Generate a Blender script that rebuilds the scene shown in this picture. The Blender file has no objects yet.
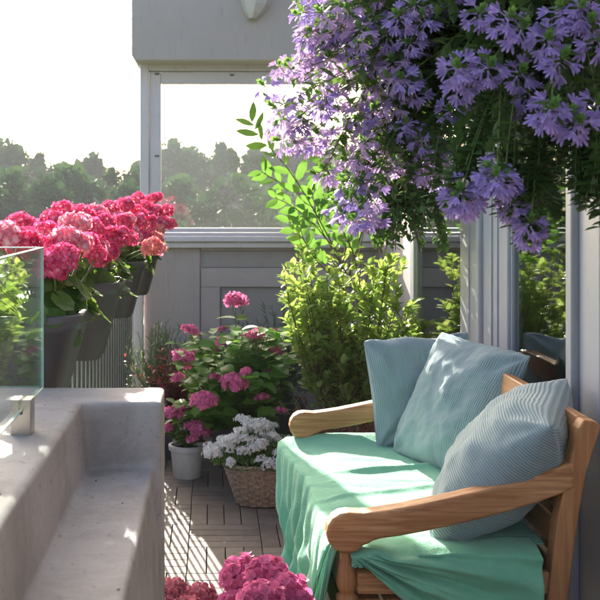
import bpy, bmesh, math, random
from mathutils import Vector, Matrix, noise
R = math.radians
PI = math.pi
V = Vector
rnd = random.Random(7)
scene = bpy.context.scene
col = scene.collection

# ------------------------------------------------------------------ materials
def new_mat(name):
    m = bpy.data.materials.new(name); m.use_nodes = True
    nt = m.node_tree
    for n in list(nt.nodes): nt.nodes.remove(n)
    return m, nt, nt.nodes, nt.links

def out(nt, sh):
    o = nt.nodes.new('ShaderNodeOutputMaterial'); nt.links.new(sh, o.inputs['Surface']); return o

def ramp(nt, fac, stops):
    r = nt.nodes.new('ShaderNodeValToRGB')
    e = r.color_ramp.elements
    while len(e) < len(stops): e.new(0.5)
    for k, (p, c) in enumerate(stops):
        e[k].position = p; e[k].color = (*c, 1)
    nt.links.new(fac, r.inputs['Fac'])
    return r.outputs['Color']

def noise_n(nt, scale, detail=4, rough=.55, vec=None, dist=0):
    n = nt.nodes.new('ShaderNodeTexNoise')
    n.inputs['Scale'].default_value = scale; n.inputs['Detail'].default_value = detail
    n.inputs['Roughness'].default_value = rough; n.inputs['Distortion'].default_value = dist
    if vec is not None: nt.links.new(vec, n.inputs['Vector'])
    return n.outputs['Fac']

def objcoord(nt, scale=(1, 1, 1), which='Object'):
    t = nt.nodes.new('ShaderNodeTexCoord'); mp = nt.nodes.new('ShaderNodeMapping')
    mp.inputs['Scale'].default_value = scale
    nt.links.new(t.outputs[which], mp.inputs['Vector'])
    return mp.outputs['Vector']

def principled(nt, color=None, rough=.6, spec=.4, metal=0, bump=None, bstr=.3, bdist=.01):
    p = nt.nodes.new('ShaderNodeBsdfPrincipled')
    if hasattr(color, 'is_linked') or hasattr(color, 'links'): nt.links.new(color, p.inputs['Base Color'])
    elif color: p.inputs['Base Color'].default_value = (*color, 1)
    if isinstance(rough, (int, float)): p.inputs['Roughness'].default_value = rough
    else: nt.links.new(rough, p.inputs['Roughness'])
    p.inputs['Specular IOR Level'].default_value = spec
    p.inputs['Metallic'].default_value = metal
    if bump is not None:
        b = nt.nodes.new('ShaderNodeBump'); b.inputs['Strength'].default_value = bstr
        b.inputs['Distance'].default_value = bdist
        nt.links.new(bump, b.inputs['Height']); nt.links.new(b.outputs['Normal'], p.inputs['Normal'])
    return p

def mix_col(nt, fac, a, b):
    m = nt.nodes.new('ShaderNodeMix'); m.data_type = 'RGBA'
    if isinstance(fac, (int, float)): m.inputs[0].default_value = fac
    else: nt.links.new(fac, m.inputs[0])
    for s, v in ((6, a), (7, b)):
        if isinstance(v, tuple): m.inputs[s].default_value = (*v, 1)
        else: nt.links.new(v, m.inputs[s])
    return m.outputs[2]

def paint(name, c, rough=.5, var=.12, scale=5, bstr=.15):
    m, nt, N, L = new_mat(name)
    v = objcoord(nt)
    f = noise_n(nt, scale, 6, .6, v)
    d = tuple(x*(1-var) for x in c); l = tuple(min(1, x*(1+var)) for x in c)
    cc = ramp(nt, f, [(.3, d), (.7, l)])
    st = noise_n(nt, 34, 6, .7, objcoord(nt, (1, 1, .16)))
    dirt = ramp(nt, st, [(.55, (0, 0, 0)), (.75, (1, 1, 1))])
    cc = mix_col(nt, dirt, cc, tuple(x*.82 for x in c))
    p = principled(nt, cc, rough, .4, bump=noise_n(nt, 45, 4, .6, v), bstr=bstr, bdist=.003)
    out(nt, p.outputs[0]); return m

def plaster(name):
    m, nt, N, L = new_mat(name)
    v = objcoord(nt)
    a = ramp(nt, noise_n(nt, 2.2, 5, .5, v, .1), [(.3, (.37, .345, .335)), (.7, (.45, .425, .41))])
    sp = ramp(nt, noise_n(nt, 95, 4, .65, v), [(.30, (.5, .48, .46)), (.40, (1, 1, 1))])
    mm = N.new('ShaderNodeMix'); mm.data_type = 'RGBA'; mm.blend_type = 'MULTIPLY'; mm.inputs[0].default_value = .55
    L.new(a, mm.inputs[6]); L.new(sp, mm.inputs[7])
    # flaked lighter patches
    fl = ramp(nt, noise_n(nt, 19, 7, .75, v, .6), [(.62, (0, 0, 0)), (.66, (.5, .5, .5))])
    c = mix_col(nt, fl, mm.outputs[2], (.50, .47, .455))
    vor = N.new('ShaderNodeTexVoronoi'); vor.feature = 'DISTANCE_TO_EDGE'; vor.inputs['Scale'].default_value = 1.6
    wv = N.new('ShaderNodeVectorMath'); wv.operation = 'ADD'
    nn = N.new('ShaderNodeTexNoise'); nn.inputs['Scale'].default_value = 6; L.new(v, nn.inputs['Vector'])
    sc = N.new('ShaderNodeVectorMath'); sc.operation = 'SCALE'; sc.inputs['Scale'].default_value = .25
    L.new(nn.outputs['Color'], sc.inputs[0]); L.new(v, wv.inputs[0]); L.new(sc.outputs[0], wv.inputs[1]); L.new(wv.outputs[0], vor.inputs['Vector'])
    cr = ramp(nt, vor.outputs['Distance'], [(.0, (.35, .35, .35)), (.004, (0, 0, 0))])
    wear = ramp(nt, noise_n(nt, 26, 9, .8, v, .8), [(.60, (0, 0, 0)), (.63, (.85, .85, .85))])
    c = mix_col(nt, wear, c, (.20, .175, .155))
    stn = ramp(nt, noise_n(nt, 5, 6, .7, v, .3), [(.45, (0, 0, 0)), (.62, (.75, .75, .75))])
    c = mix_col(nt, stn, c, (.29, .265, .245))
    bm_ = noise_n(nt, 38, 9, .7, v)
    p = principled(nt, c, .85, .25, bump=bm_, bstr=.4, bdist=.004)
    out(nt, p.outputs[0]); return m

def leaf_mat(name, cols, trans=.4, rough=.42, spec=.45, tint=(1.25, 1.25, .6)):
    m, nt, N, L = new_mat(name)
    g = N.new('ShaderNodeNewGeometry')
    n = len(cols)
    c = ramp(nt, g.outputs['Random Per Island'], [(k/(n-1), cols[k]) for k in range(n)])
    f = noise_n(nt, 30, 2, .5, objcoord(nt))
    c = mix_col(nt, f, c, tuple(min(1, x*1.25) for x in cols[n//2]))
    p = principled(nt, c, rough, spec)
    t = N.new('ShaderNodeBsdfTranslucent')
    mm = N.new('ShaderNodeMix'); mm.data_type = 'RGBA'; mm.blend_type = 'MULTIPLY'; mm.inputs[0].default_value = 1
    L.new(c, mm.inputs[6]); mm.inputs[7].default_value = (*tint, 1)
    gm = N.new('ShaderNodeGamma'); gm.inputs[1].default_value = .85
    L.new(mm.outputs[2], gm.inputs[0]); L.new(gm.outputs[0], t.inputs['Color'])
    s = N.new('ShaderNodeMixShader'); s.inputs[0].default_value = trans
    L.new(p.outputs[0], s.inputs[1]); L.new(t.outputs[0], s.inputs[2])
    out(nt, s.outputs[0]); return m

def petal_mat(name, base, mid, tip, trans=.4, var=.25):
    """colour runs from petal base to tip by UV.x, varied per petal"""
    m, nt, N, L = new_mat(name)
    uv = N.new('ShaderNodeUVMap'); sx = N.new('ShaderNodeSeparateXYZ'); L.new(uv.outputs[0], sx.inputs[0])
    c = ramp(nt, sx.outputs[0], [(0, base), (.42, mid), (1, tip)])
    g = N.new('ShaderNodeNewGeometry')
    hv = N.new('ShaderNodeHueSaturation')
    mr = N.new('ShaderNodeMapRange'); mr.inputs[3].default_value = 1-var; mr.inputs[4].default_value = 1+var
    L.new(g.outputs['Random Per Island'], mr.inputs[0]); L.new(mr.outputs[0], hv.inputs['Value'])
    L.new(c, hv.inputs['Color'])
    p = principled(nt, hv.outputs[0], .55, .25)
    t = N.new('ShaderNodeBsdfTranslucent'); L.new(hv.outputs[0], t.inputs['Color'])
    s = N.new('ShaderNodeMixShader'); s.inputs[0].default_value = trans
    L.new(p.outputs[0], s.inputs[1]); L.new(t.outputs[0], s.inputs[2])
    out(nt, s.outputs[0]); return m

def glass_mat(name, tint=(.93, .97, .95), dust=0, ior=1.5, dustcol=(.75, .77, .75)):
    m, nt, N, L = new_mat(name)
    tr = N.new('ShaderNodeBsdfTransparent'); tr.inputs[0].default_value = (*tint, 1)
    gl = N.new('ShaderNodeBsdfGlossy'); gl.inputs['Roughness'].default_value = .01
    gl.inputs['Color'].default_value = (.95, .97, .96, 1)
    fr = N.new('ShaderNodeFresnel')
    ge = N.new('ShaderNodeNewGeometry'); im = N.new('ShaderNodeMapRange')   # same reflectance from both faces of the pane
    im.inputs[3].default_value = ior; im.inputs[4].default_value = 1/ior
    L.new(ge.outputs['Backfacing'], im.inputs[0]); L.new(im.outputs[0], fr.inputs['IOR'])
    s = N.new('ShaderNodeMixShader'); L.new(fr.outputs[0], s.inputs[0]); L.new(tr.outputs[0], s.inputs[1]); L.new(gl.outputs[0], s.inputs[2])
    last = s.outputs[0]
    if dust:
        v = objcoord(nt)
        d = N.new('ShaderNodeBsdfTranslucent'); d.inputs[0].default_value = (*dustcol, 1)
        d2 = N.new('ShaderNodeBsdfDiffuse'); d2.inputs[0].default_value = (*dustcol, 1)
        dd = N.new('ShaderNodeMixShader'); dd.inputs[0].default_value = .5; L.new(d.outputs[0], dd.inputs[1]); L.new(d2.outputs[0], dd.inputs[2])
        vo = N.new('ShaderNodeTexVoronoi'); vo.inputs['Scale'].default_value = 26; L.new(v, vo.inputs['Vector'])
        spots = ramp(nt, vo.outputs['Distance'], [(.09, (1, 1, 1)), (.17, (0, 0, 0))])
        sz = N.new('ShaderNodeSeparateXYZ'); L.new(v, sz.inputs[0])
        low = N.new('ShaderNodeMapRange'); low.inputs[1].default_value = 1.75; low.inputs[2].default_value = 1.25
        low.inputs[3].default_value = .0; low.inputs[4].default_value = 1.0; L.new(sz.outputs['Z'], low.inputs[0])
        gate = ramp(nt, noise_n(nt, 9, 3, .6, v), [(.48, (0, 0, 0)), (.62, (1, 1, 1))])
        m1 = N.new('ShaderNodeMath'); m1.operation = 'MULTIPLY'; L.new(spots, m1.inputs[0]); L.new(gate, m1.inputs[1])
        m1b = N.new('ShaderNodeMath'); m1b.operation = 'MULTIPLY'; L.new(m1.outputs[0], m1b.inputs[0]); m1b.inputs[1].default_value = .22
        nz = noise_n(nt, 5, 6, .65, v, .5)
        m2 = N.new('ShaderNodeMath'); m2.operation = 'MULTIPLY_ADD'; L.new(nz, m2.inputs[0]); m2.inputs[1].default_value = dust; L.new(m1b.outputs[0], m2.inputs[2])
        m3 = N.new('ShaderNodeMath'); m3.operation = 'MULTIPLY'; L.new(m2.outputs[0], m3.inputs[0]); L.new(low.outputs[0], m3.inputs[1])
        m4 = N.new('ShaderNodeMath'); m4.operation = 'ADD'; m4.use_clamp = True; L.new(m3.outputs[0], m4.inputs[0]); m4.inputs[1].default_value = .003
        s2 = N.new('ShaderNodeMixShader'); L.new(m4.outputs[0], s2.inputs[0]); L.new(last, s2.inputs[1]); L.new(dd.outputs[0], s2.inputs[2])
        last = s2.outputs[0]
    out(nt, last); return m

def wood_mat(name, a, b, axis='Y', rough=.5):
    m, nt, N, L = new_mat(name)
    sc = {'X': (1.2, 22, 22), 'Y': (22, 1.2, 22), 'Z': (22, 22, 1.2)}[axis]
    f = noise_n(nt, 3, 6, .6, objcoord(nt, sc), .8)
    f2 = noise_n(nt, 2.2, 4, .6, objcoord(nt))
    c = ramp(nt, f, [(.38, a), (.62, b)])
    c = mix_col(nt, ramp(nt, f2, [(.35, (0, 0, 0)), (.8, (.7, .7, .7))]), c, tuple(x*.8 for x in a))
    p = principled(nt, c, rough, .4, bump=f, bstr=.25, bdist=.002)
    out(nt, p.outputs[0]); return m

def ribbed_mat(name):
    m, nt, N, L = new_mat(name)
    uv = N.new('ShaderNodeUVMap')
    mp = N.new('ShaderNodeMapping'); L.new(uv.outputs[0], mp.inputs[0])
    w = N.new('ShaderNodeTexWave'); w.wave_type = 'BANDS'; w.bands_direction = 'X'
    w.inputs['Scale'].default_value = 10.5; w.inputs['Distortion'].default_value = .15; w.inputs['Detail'].default_value = 2; w.inputs['Detail Scale'].default_value = 1
    L.new(mp.outputs[0], w.inputs['Vector'])
    c = ramp(nt, w.outputs['Fac'], [(.1, (.175, .25, .265)), (.7, (.34, .43, .445))])
    c = mix_col(nt, noise_n(nt, 7, 4, .6, objcoord(nt)), c, (.26, .35, .375))
    p = principled(nt, c, .9, .1, bump=w.outputs['Fac'], bstr=.5, bdist=.0035)
    p.inputs['Sheen Weight'].default_value = .3
    out(nt, p.outputs[0]); return m

def cloth_mat(name, a, b, trans=.12):
    m, nt, N, L = new_mat(name)
    v = objcoord(nt)
    f = noise_n(nt, 6, 5, .6, v)
    c = ramp(nt, f, [(.3, a), (.7, b)])
    weave = noise_n(nt, 300, 2, .5, v)
    crk = noise_n(nt, 30, 5, .65, objcoord(nt, (1, .35, 1)), .6)
    ad = N.new('ShaderNodeMath'); ad.operation = 'MULTIPLY_ADD'; L.new(crk, ad.inputs[0]); ad.inputs[1].default_value = 4; L.new(weave, ad.inputs[2])
    p = principled(nt, c, .9, .1, bump=ad.outputs[0], bstr=.35, bdist=.004)
    p.inputs['Sheen Weight'].default_value = .25
    t = N.new('ShaderNodeBsdfTranslucent'); L.new(c, t.inputs['Color'])
    s = N.new('ShaderNodeMixShader'); s.inputs[0].default_value = trans
    L.new(p.outputs[0], s.inputs[1]); L.new(t.outputs[0], s.inputs[2])
    out(nt, s.outputs[0]); return m

M = {}
M['plaster'] = plaster('plaster')
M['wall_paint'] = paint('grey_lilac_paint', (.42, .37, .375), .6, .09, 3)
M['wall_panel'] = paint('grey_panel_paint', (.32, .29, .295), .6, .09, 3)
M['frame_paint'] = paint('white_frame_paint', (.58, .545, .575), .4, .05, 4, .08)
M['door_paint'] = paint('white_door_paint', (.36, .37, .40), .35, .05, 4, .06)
M['fascia'] = paint('fascia_paint', (.42, .375, .355), .65, .06, 2)
M['soffit'] = paint('soffit_paint', (.55, .54, .53), .6, .05, 2)
M['fence'] = paint('fence_grey', (.13, .125, .12), .5, .15, 9)
M['planter'] = paint('planter_anthracite', (.085, .082, .088), .42, .15, 12)
M['white_pot'] = paint('white_pot_glaze', (.62, .60, .57), .45, .08, 14)
M['terracotta'] = paint('terracotta', (.34, .15, .08), .8, .2, 10)
M['black_plastic'] = paint('black_plastic', (.02, .02, .02), .5)
M['soil'] = paint('soil', (.035, .025, .018), .95, .4, 30, .8)
M['metal'] = None
m, nt, N_, L_ = new_mat('brushed_steel')
p_ = principled(nt, (.42, .38, .34), .33, .5, 1, bump=noise_n(nt, 60, 3, .5, objcoord(nt, (1, 1, 12))), bstr=.1, bdist=.001); out(nt, p_.outputs[0]); M['metal'] = m
M['wood'] = wood_mat('oiled_teak', (.36, .155, .055), (.66, .36, .165), 'X')
M['wood_y'] = wood_mat('oiled_teak_long', (.38, .17, .065), (.55, .28, .12), 'Y')
M['wood_z'] = wood_mat('oiled_teak_upright', (.38, .165, .06), (.55, .28, .12), 'Z')
M['dark_wood'] = wood_mat('dark_floor_wood', (.10, .06, .035), (.16, .10, .06), 'Y')
M['ribbed'] = ribbed_mat('ribbed_pale_blue_cloth')
M['mint'] = cloth_mat('mint_cloth', (.19, .52, .335), (.25, .60, .40), .14)
M['beige'] = cloth_mat('beige_canvas', (.42, .33, .26), (.50, .40, .32), .02)
M['glass_window'] = glass_mat('window_glass', (.985, .99, .985), .018)
M['glass_door'] = glass_mat('door_glass', (.72, .76, .76), 0, 1.65)
M['glass_rail'] = glass_mat('railing_glass', (.95, .98, .97), 0, 1.45)
m, nt, N_, L_ = new_mat('glass_edge_green')
p_ = principled(nt, (.40, .58, .52), .15, .6); out(nt, p_.outputs[0]); M['glass_edge'] = m
M['room'] = paint('room_wall', (.24, .22, .20), .8)
M['stem'] = leaf_mat('stem_green', [(.10, .14, .04), (.13, .18, .05)], .1)
M['stem_brown'] = paint('stem_brown', (.13, .085, .05), .8, .3, 30)
M['lf_shrub'] = leaf_mat('leaf_golden_green', [(.08, .18, .035), (.14, .27, .05), (.27, .38, .09), (.48, .50, .20)], .45, tint=(1.15, 1.15, .75))
M['lf_lance'] = leaf_mat('leaf_lance_green', [(.05, .13, .03), (.08, .18, .04)], .42)
M['lf_dark'] = leaf_mat('leaf_dark_green', [(.025, .07, .02), (.05, .12, .03), (.09, .18, .05)], .35)
M['lf_scae'] = leaf_mat('leaf_fan_flower', [(.03, .065, .022), (.05, .10, .03), (.08, .16, .04)], .35)
M['lf_tip'] = leaf_mat('leaf_tip_green', [(.08, .18, .05), (.12, .24, .07)], .4)
M['lf_hyd'] = leaf_mat('leaf_hydrangea', [(.08, .19, .03), (.12, .27, .045), (.19, .36, .06)], .45)
M['lf_ger'] = leaf_mat('leaf_geranium', [(.05, .11, .025), (.09, .17, .035), (.20, .27, .06)], .36, tint=(1.1, 1.1, .7))
M['lf_grey'] = leaf_mat('leaf_grey_green', [(.08, .13, .07), (.13, .18, .10)], .3)
M['lf_red'] = leaf_mat('leaf_dark_red', [(.14, .02, .03), (.22, .05, .05), (.10, .07, .03)], .4, tint=(1.3, .9, .8))
M['lf_aly'] = leaf_mat('leaf_alyssum', [(.06, .13, .04), (.10, .19, .05)], .4)
M['pt_ger'] = petal_mat('petal_crimson', (.88, .62, .66), (.78, .13, .27), (.70, .055, .19))
M['pt_ger_pale'] = petal_mat('petal_salmon', (.85, .62, .55), (.80, .30, .27), (.78, .20, .22))
M['pt_ger_mix'] = petal_mat('petal_rose_white', (.9, .82, .80), (.84, .42, .48), (.76, .14, .27))
M['pt_hyd'] = petal_mat('petal_hydrangea', (.74, .30, .44), (.68, .15, .34), (.72, .20, .42))
M['pt_hyd_red'] = petal_mat('petal_hydrangea_faded', (.55, .28, .28), (.52, .13, .20), (.55, .20, .27))
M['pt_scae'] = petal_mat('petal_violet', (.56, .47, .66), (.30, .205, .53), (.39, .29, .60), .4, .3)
M['pt_scae_sunlit'] = petal_mat('petal_violet_sunlit', (.68, .58, .66), (.52, .34, .62), (.60, .42, .68), .45, .2)  # lighter, pinker copy of the violet petals; sunlight put into the colour
M['pt_white'] = petal_mat('petal_white', (.75, .78, .66), (.80, .80, .80), (.82, .82, .84), .35, .08)
m, nt, N_, L_ = new_mat('wicker')
c_ = ramp(nt, noise_n(nt, 90, 4, .7, objcoord(nt)), [(.3, (.20, .13, .09)), (.7, (.50, .39, .30))]); p_ = principled(nt, c_, .7, .3); out(nt, p_.outputs[0]); M['wicker'] = m
m, nt, N_, L_ = new_mat('deck_slats')
g_ = N_.new('ShaderNodeNewGeometry')
c_ = ramp(nt, g_.outputs['Random Per Island'], [(0, (.135, .105, .085)), (.5, (.17, .135, .11)), (1, (.21, .17, .14))])
n_ = noise_n(nt, 14, 6, .65, objcoord(nt)); c_ = mix_col(nt, ramp(nt, n_, [(.45, (0, 0, 0)), (.8, (.8, .8, .8))]), c_, (.25, .215, .19))
p_ = principled(nt, c_, .62, .35, bump=noise_n(nt, 120, 4, .6, objcoord(nt)), bstr=.3, bdist=.002); out(nt, p_.outputs[0]); M['deck'] = m
M['deck_base'] = paint('deck_base_dark', (.03, .027, .025), .9)
M['terrain'] = paint('meadow', (.06, .09, .03), .95, .3, .05, 0)
M['lf_tree'] = leaf_mat('leaf_tree', [(.022, .06, .02), (.035, .085, .026), (.05, .11, .034)], .08, .7, .15, (1, 1.1, .7))
M['lf_tree2'] = leaf_mat('leaf_tree_pale', [(.035, .08, .03), (.055, .11, .04), (.075, .135, .05)], .10, .7, .15, (1, 1.1, .7))
M['bark'] = paint('bark', (.09, .065, .045), .9, .3, 6)

# ------------------------------------------------------------------ object helpers
def link(name, me, mat, parent=None, mats=None):
    o = bpy.data.objects.new(name, me); col.objects.link(o)
    if mats:
        for mm in mats: me.materials.append(mm)
    elif mat is not None and not me.materials: me.materials.append(mat)
    if parent is not None: o.parent = parent
    return o

def tag(o, label=None, cat=None, group=None, kind=None):
    if label: o['label'] = label
    if cat: o['category'] = cat
    if group: o['group'] = group
    if kind: o['kind'] = kind
    return o

def empty(name, loc, label, cat, group=None):
    o = bpy.data.objects.new(name, None); col.objects.link(o)
    o.location = loc; o.empty_display_size = .05
    return tag(o, label, cat, group)

class MB:
    """mesh collector; vertices are given in world space and stored relative to org"""
    def __init__(s): s.v = []; s.f = []; s.uv = []; s.mi = []
    def add(s, vs, fs, uvs=None, mi=0):
        b = len(s.v); s.v.extend(vs); s.f.extend([tuple(i+b for i in f) for f in fs])
        s.uv.extend(uvs if uvs else [(0, 0)]*len(vs)); s.mi.extend([mi]*len(fs))
    def box(s, x0, x1, y0, y1, z0, z1):
        vs = [V((x, y, z)) for x in (x0, x1) for y in (y0, y1) for z in (z0, z1)]
        s.add(vs, [(0, 1, 3, 2), (4, 6, 7, 5), (0, 4, 5, 1), (2, 3, 7, 6), (0, 2, 6, 4), (1, 5, 7, 3)])
    def prism(s, pts, axis, a, b):
        """closed polygon pts extruded along axis from a to b; pts in the other two axes, in xyz order"""
        n = len(pts)
        def mk(p, w):
            return V({'X': (w, p[0], p[1]), 'Y': (p[0], w, p[1]), 'Z': (p[0], p[1], w)}[axis])
        vs = [mk(p, a) for p in pts]+[mk(p, b) for p in pts]
        fs = [tuple(range(n))[::-1], tuple(range(n, 2*n))]+[(i, (i+1) % n, n+(i+1) % n, n+i) for i in range(n)]
        s.add(vs, fs)
    def tube(s, pts, r, seg=6, r1=None, cap=True):
        pts = [V(p) for p in pts]; n = len(pts)
        r1 = r if r1 is None else r1
        vs = []; fs = []
        up = V((0, 0, 1))
        for i, p in enumerate(pts):
            t = (pts[min(i+1, n-1)]-pts[max(i-1, 0)])
            if t.length < 1e-9: t = V((0, 0, 1))
            t.normalize()
            a = t.cross(up if abs(t.z) < .95 else V((1, 0, 0))).normalized(); b = t.cross(a)
            rr = r+(r1-r)*i/max(1, n-1)
            for k in range(seg):
                an = 2*PI*k/seg
                vs.append(p+a*math.cos(an)*rr+b*math.sin(an)*rr)
        for i in range(n-1):
            for k in range(seg):
                fs.append((i*seg+k, i*seg+(k+1) % seg, (i+1)*seg+(k+1) % seg, (i+1)*seg+k))
        if cap: fs += [tuple(range(seg))[::-1], tuple(range((n-1)*seg, n*seg))]
        s.add(vs, fs)
    def lathe(s, prof, c, seg=28, sx=1, sy=1, closed=False):
        c = V(c); vs = []; fs = []; n = len(prof)
        for (r, z) in prof:
            for k in range(seg):
                an = 2*PI*k/seg
                vs.append(c+V((r*math.cos(an)*sx, r*math.sin(an)*sy, z)))
        for i in range(n-1):
            for k in range(seg):
                fs.append((i*seg+k, i*seg+(k+1) % seg, (i+1)*seg+(k+1) % seg, (i+1)*seg+k))
        s.add(vs, fs)
    def blade(s, p, d, n, L, W, prof, bend=0, fold=0, mi=0):
        """leaf or petal. prof = [(t, halfwidth)]"""
        d = d.normalized(); sd = d.cross(n)
        if sd.length < 1e-5: sd = d.cross(V((.3, .5, .8)))
        sd.normalize(); n = sd.cross(d)
        vs = []; uv = []; rows = []
        for (t, w) in prof:
            c = p+d*(L*t*(1-abs(bend)*.25*t))+n*(bend*L*t*t)
            if w == 0: rows.append((len(vs),)); vs.append(c); uv.append((t, .5))
            elif fold:
                b = len(vs); rows.append((b, b+1, b+2))
                vs += [c-sd*(W*w)+n*(fold*W*w), c, c+sd*(W*w)+n*(fold*W*w)]; uv += [(t, 0), (t, .5), (t, 1)]
            else:
                b = len(vs); rows.append((b, b+1)); vs += [c-sd*(W*w), c+sd*(W*w)]; uv += [(t, 0), (t, 1)]
        fs = []
        for a, b in zip(rows, rows[1:]):
            if len(a) == 1 and len(b) == 1: continue
            if len(a) == 1:
                for k in range(len(b)-1): fs.append((a[0], b[k+1], b[k]))
            elif len(b) == 1:
                for k in range(len(a)-1): fs.append((a[k], a[k+1], b[0]))
            else:
                for k in range(len(a)-1): fs.append((a[k], a[k+1], b[k+1], b[k]))
        s.add(vs, fs, uv, mi)
    def build(s, name, mat, parent=None, smooth=False, mats=None, bevel=0, seg=2, org=None):
        me = bpy.data.meshes.new(name)
        if org is None: org = parent.location.copy() if parent is not None and parent.type == 'EMPTY' else V((0, 0, 0))
        me.from_pydata([tuple(V(v)-org) for v in s.v], [], s.f)
        ul = me.uv_layers.new(name='UVMap')
        buf = []
        for l in me.loops: buf.extend(s.uv[l.vertex_index])
        ul.data.foreach_set('uv', buf)
        if smooth: me.polygons.foreach_set('use_smooth', [True]*len(me.polygons))
        o = link(name, me, mat, parent, mats)
        if mats: me.polygons.foreach_set('material_index', s.mi)
        if bevel:
            b = o.modifiers.new('bevel', 'BEVEL'); b.width = bevel; b.segments = seg; b.limit_method = 'ANGLE'; b.angle_limit = R(35)
            b.harden_normals = False
        me.update()
        return o

SMALL = [(0, .12), (.35, .5), (.7, .38), (1, 0)]
LANCE = [(0, .08), (.25, .42), (.55, .5), (.82, .28), (1, 0)]
OVATE = [(0, .15), (.12, .38), (.35, .52), (.6, .45), (.82, .22), (1, 0)]
PETAL = [(0, .12), (.35, .34), (.7, .5), (.92, .36), (1, .12)]
NARROW = [(0, .2), (.5, .5), (.85, .45), (1, .05)]
GRASS = [(0, .5), (.5, .4), (1, 0)]

def rdir(r=rnd, zmin=-1, zmax=1):
    z = r.uniform(zmin, zmax); a = r.uniform(0, 2*PI); q = math.sqrt(max(0, 1-z*z))
    return V((q*math.cos(a), q*math.sin(a), z))

def bez(a, b, c, n=8):
    a, b, c = V(a), V(b), V(c)
    return [a*(1-t)**2+b*2*t*(1-t)+c*t*t for t in [i/n for i in range(n+1)]]

def along(pts, t):
    f = t*(len(pts)-1); i = min(int(f), len(pts)-2); k = f-i
    return pts[i].lerp(pts[i+1], k), (pts[i+1]-pts[i]).normalized()

def leaves_on(mb, pts, n, L, W, prof=SMALL, t0=.15, t1=1, up=.5, bend=-.15, fold=.25, r=rnd, mi=0, jl=.3):
    for k in range(n):
        t = t0+(t1-t0)*(k+.5*r.random())/n
        p, d = along(pts, min(1, t))
        q = rdir(r); q = (q-d*q.dot(d)).normalized()
        dd = (q+d*up+V((0, 0, .15))).normalized()
        nn = (V((0, 0, 1))+rdir(r)*.5).normalized()
        s = 1+r.uniform(-jl, jl)
        mb.blade(p, dd, nn, L*s, W*s, prof, bend, fold, mi)

def PX(x, y, Y):
    """point seen at (x, y) of the 600 px photograph when it stands Y metres away: how the survey of the scene was worked out"""
    return V(((x-213)*Y/1040, Y, 1.41-(y-205)*Y/1040))

# ------------------------------------------------------------------ floor
mb = MB()
def tile(ix, iy):
    x0 = -.1+.3*ix; y0 = 4.22+.3*iy; g = .0022
    for k in range(4):
        a = k*.075
        if (ix+iy) % 2 == 0: mb.box(max(x0+.001, -.5), min(x0+.299, 1.05), y0+a+g, y0+a+.075-g, .004, .022)
        else:
            if x0+a < -.5 or x0+a+.075 > 1.06: continue
            mb.box(x0+a+g, x0+a+.075-g, y0+.001, y0+.299, .004, .022)
for ix in range(-2, 4):
    for iy in range(-16, 8):
        if (4.22+.3*iy) > 6.4: continue
        tile(ix, iy)
fl = mb.build('floor', M['deck'], bevel=.0015, seg=1); tag(fl, kind='structure')
mb = MB(); mb.box(-.56, 1.08, -2.6, 6.7, -.3, .003)
tag(mb.build('floor_slab', M['deck_base']), kind='structure')

# ------------------------------------------------------------------ masonry parapet
pw = empty('parapet_wall', (-.3, 1, 0), 'rough grey plastered parapet with a sunken ledge along its inner side', 'wall')
def rough_block(mbk, name, dens=.02, amp=.0028, bev=.007):
    o = mbk.build(name, M['plaster'], pw, smooth=False)
    b = o.modifiers.new('bevel', 'BEVEL'); b.width = bev; b.segments = 4; b.limit_method = 'ANGLE'; b.angle_limit = R(30)
    rm = o.modifiers.new('remesh', 'REMESH'); rm.mode = 'VOXEL'; rm.voxel_size = .0055; rm.use_smooth_shade = True
    tx = bpy.data.textures.new('lumps', 'CLOUDS'); tx.noise_scale = .11; tx.noise_depth = 3
    d = o.modifiers.new('disp', 'DISPLACE'); d.texture = tx; d.strength = amp*1.3; d.mid_level = .5; d.texture_coords = 'LOCAL'
    return o
# section (x, z) of the long run: high coping, sunken ledge
mb = MB()
mb.prism([(-.56, .62), (-.092, .62), (-.108, .932), (-.228, .926), (-.24, 1.05), (-.56, 1.05)], 'Y', .2, 1.93)
mb.box(-.56, -.095, 1.90, 2.06, .62, 1.05)
o = rough_block(mb, 'coping')
mb = MB(); mb.box(-.558, -.093, -1.2, 2.058, -.3, .63)
mb.build('wall_base', M['plaster'], pw, bevel=.008)
mb = MB(); mb.prism([(-.558, .62), (-.094, .62), (-.11, .93), (-.23, .924), (-.242, 1.048), (-.558, 1.048)], 'Y', -1.2, .205)
mb.build('coping', M['plaster'], pw, bevel=.01)

# dry leaf scraps lying on the ledge
b = MB(); r = random.Random(55)
for k in range(46):
    x = r.uniform(-.215, -.122); y = r.uniform(1.1, 1.88) if k > 14 else r.uniform(1.78, 1.89)
    z = .9275-.05*(-.12-x)+.003
    if k % 4 == 0: x = r.uniform(-.40, -.26); y = r.uniform(1.2, 1.95); z = 1.053
    L_ = r.uniform(.003, .010)
    b.blade(V((x, y, z)), rdir(r, -.05, .15), V((0, 0, 1)), L_, L_*.5, SMALL, r.uniform(-.3, .4), .3)
tag(b.build('leaf_litter', M['stem_brown']), kind='stuff')

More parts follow.
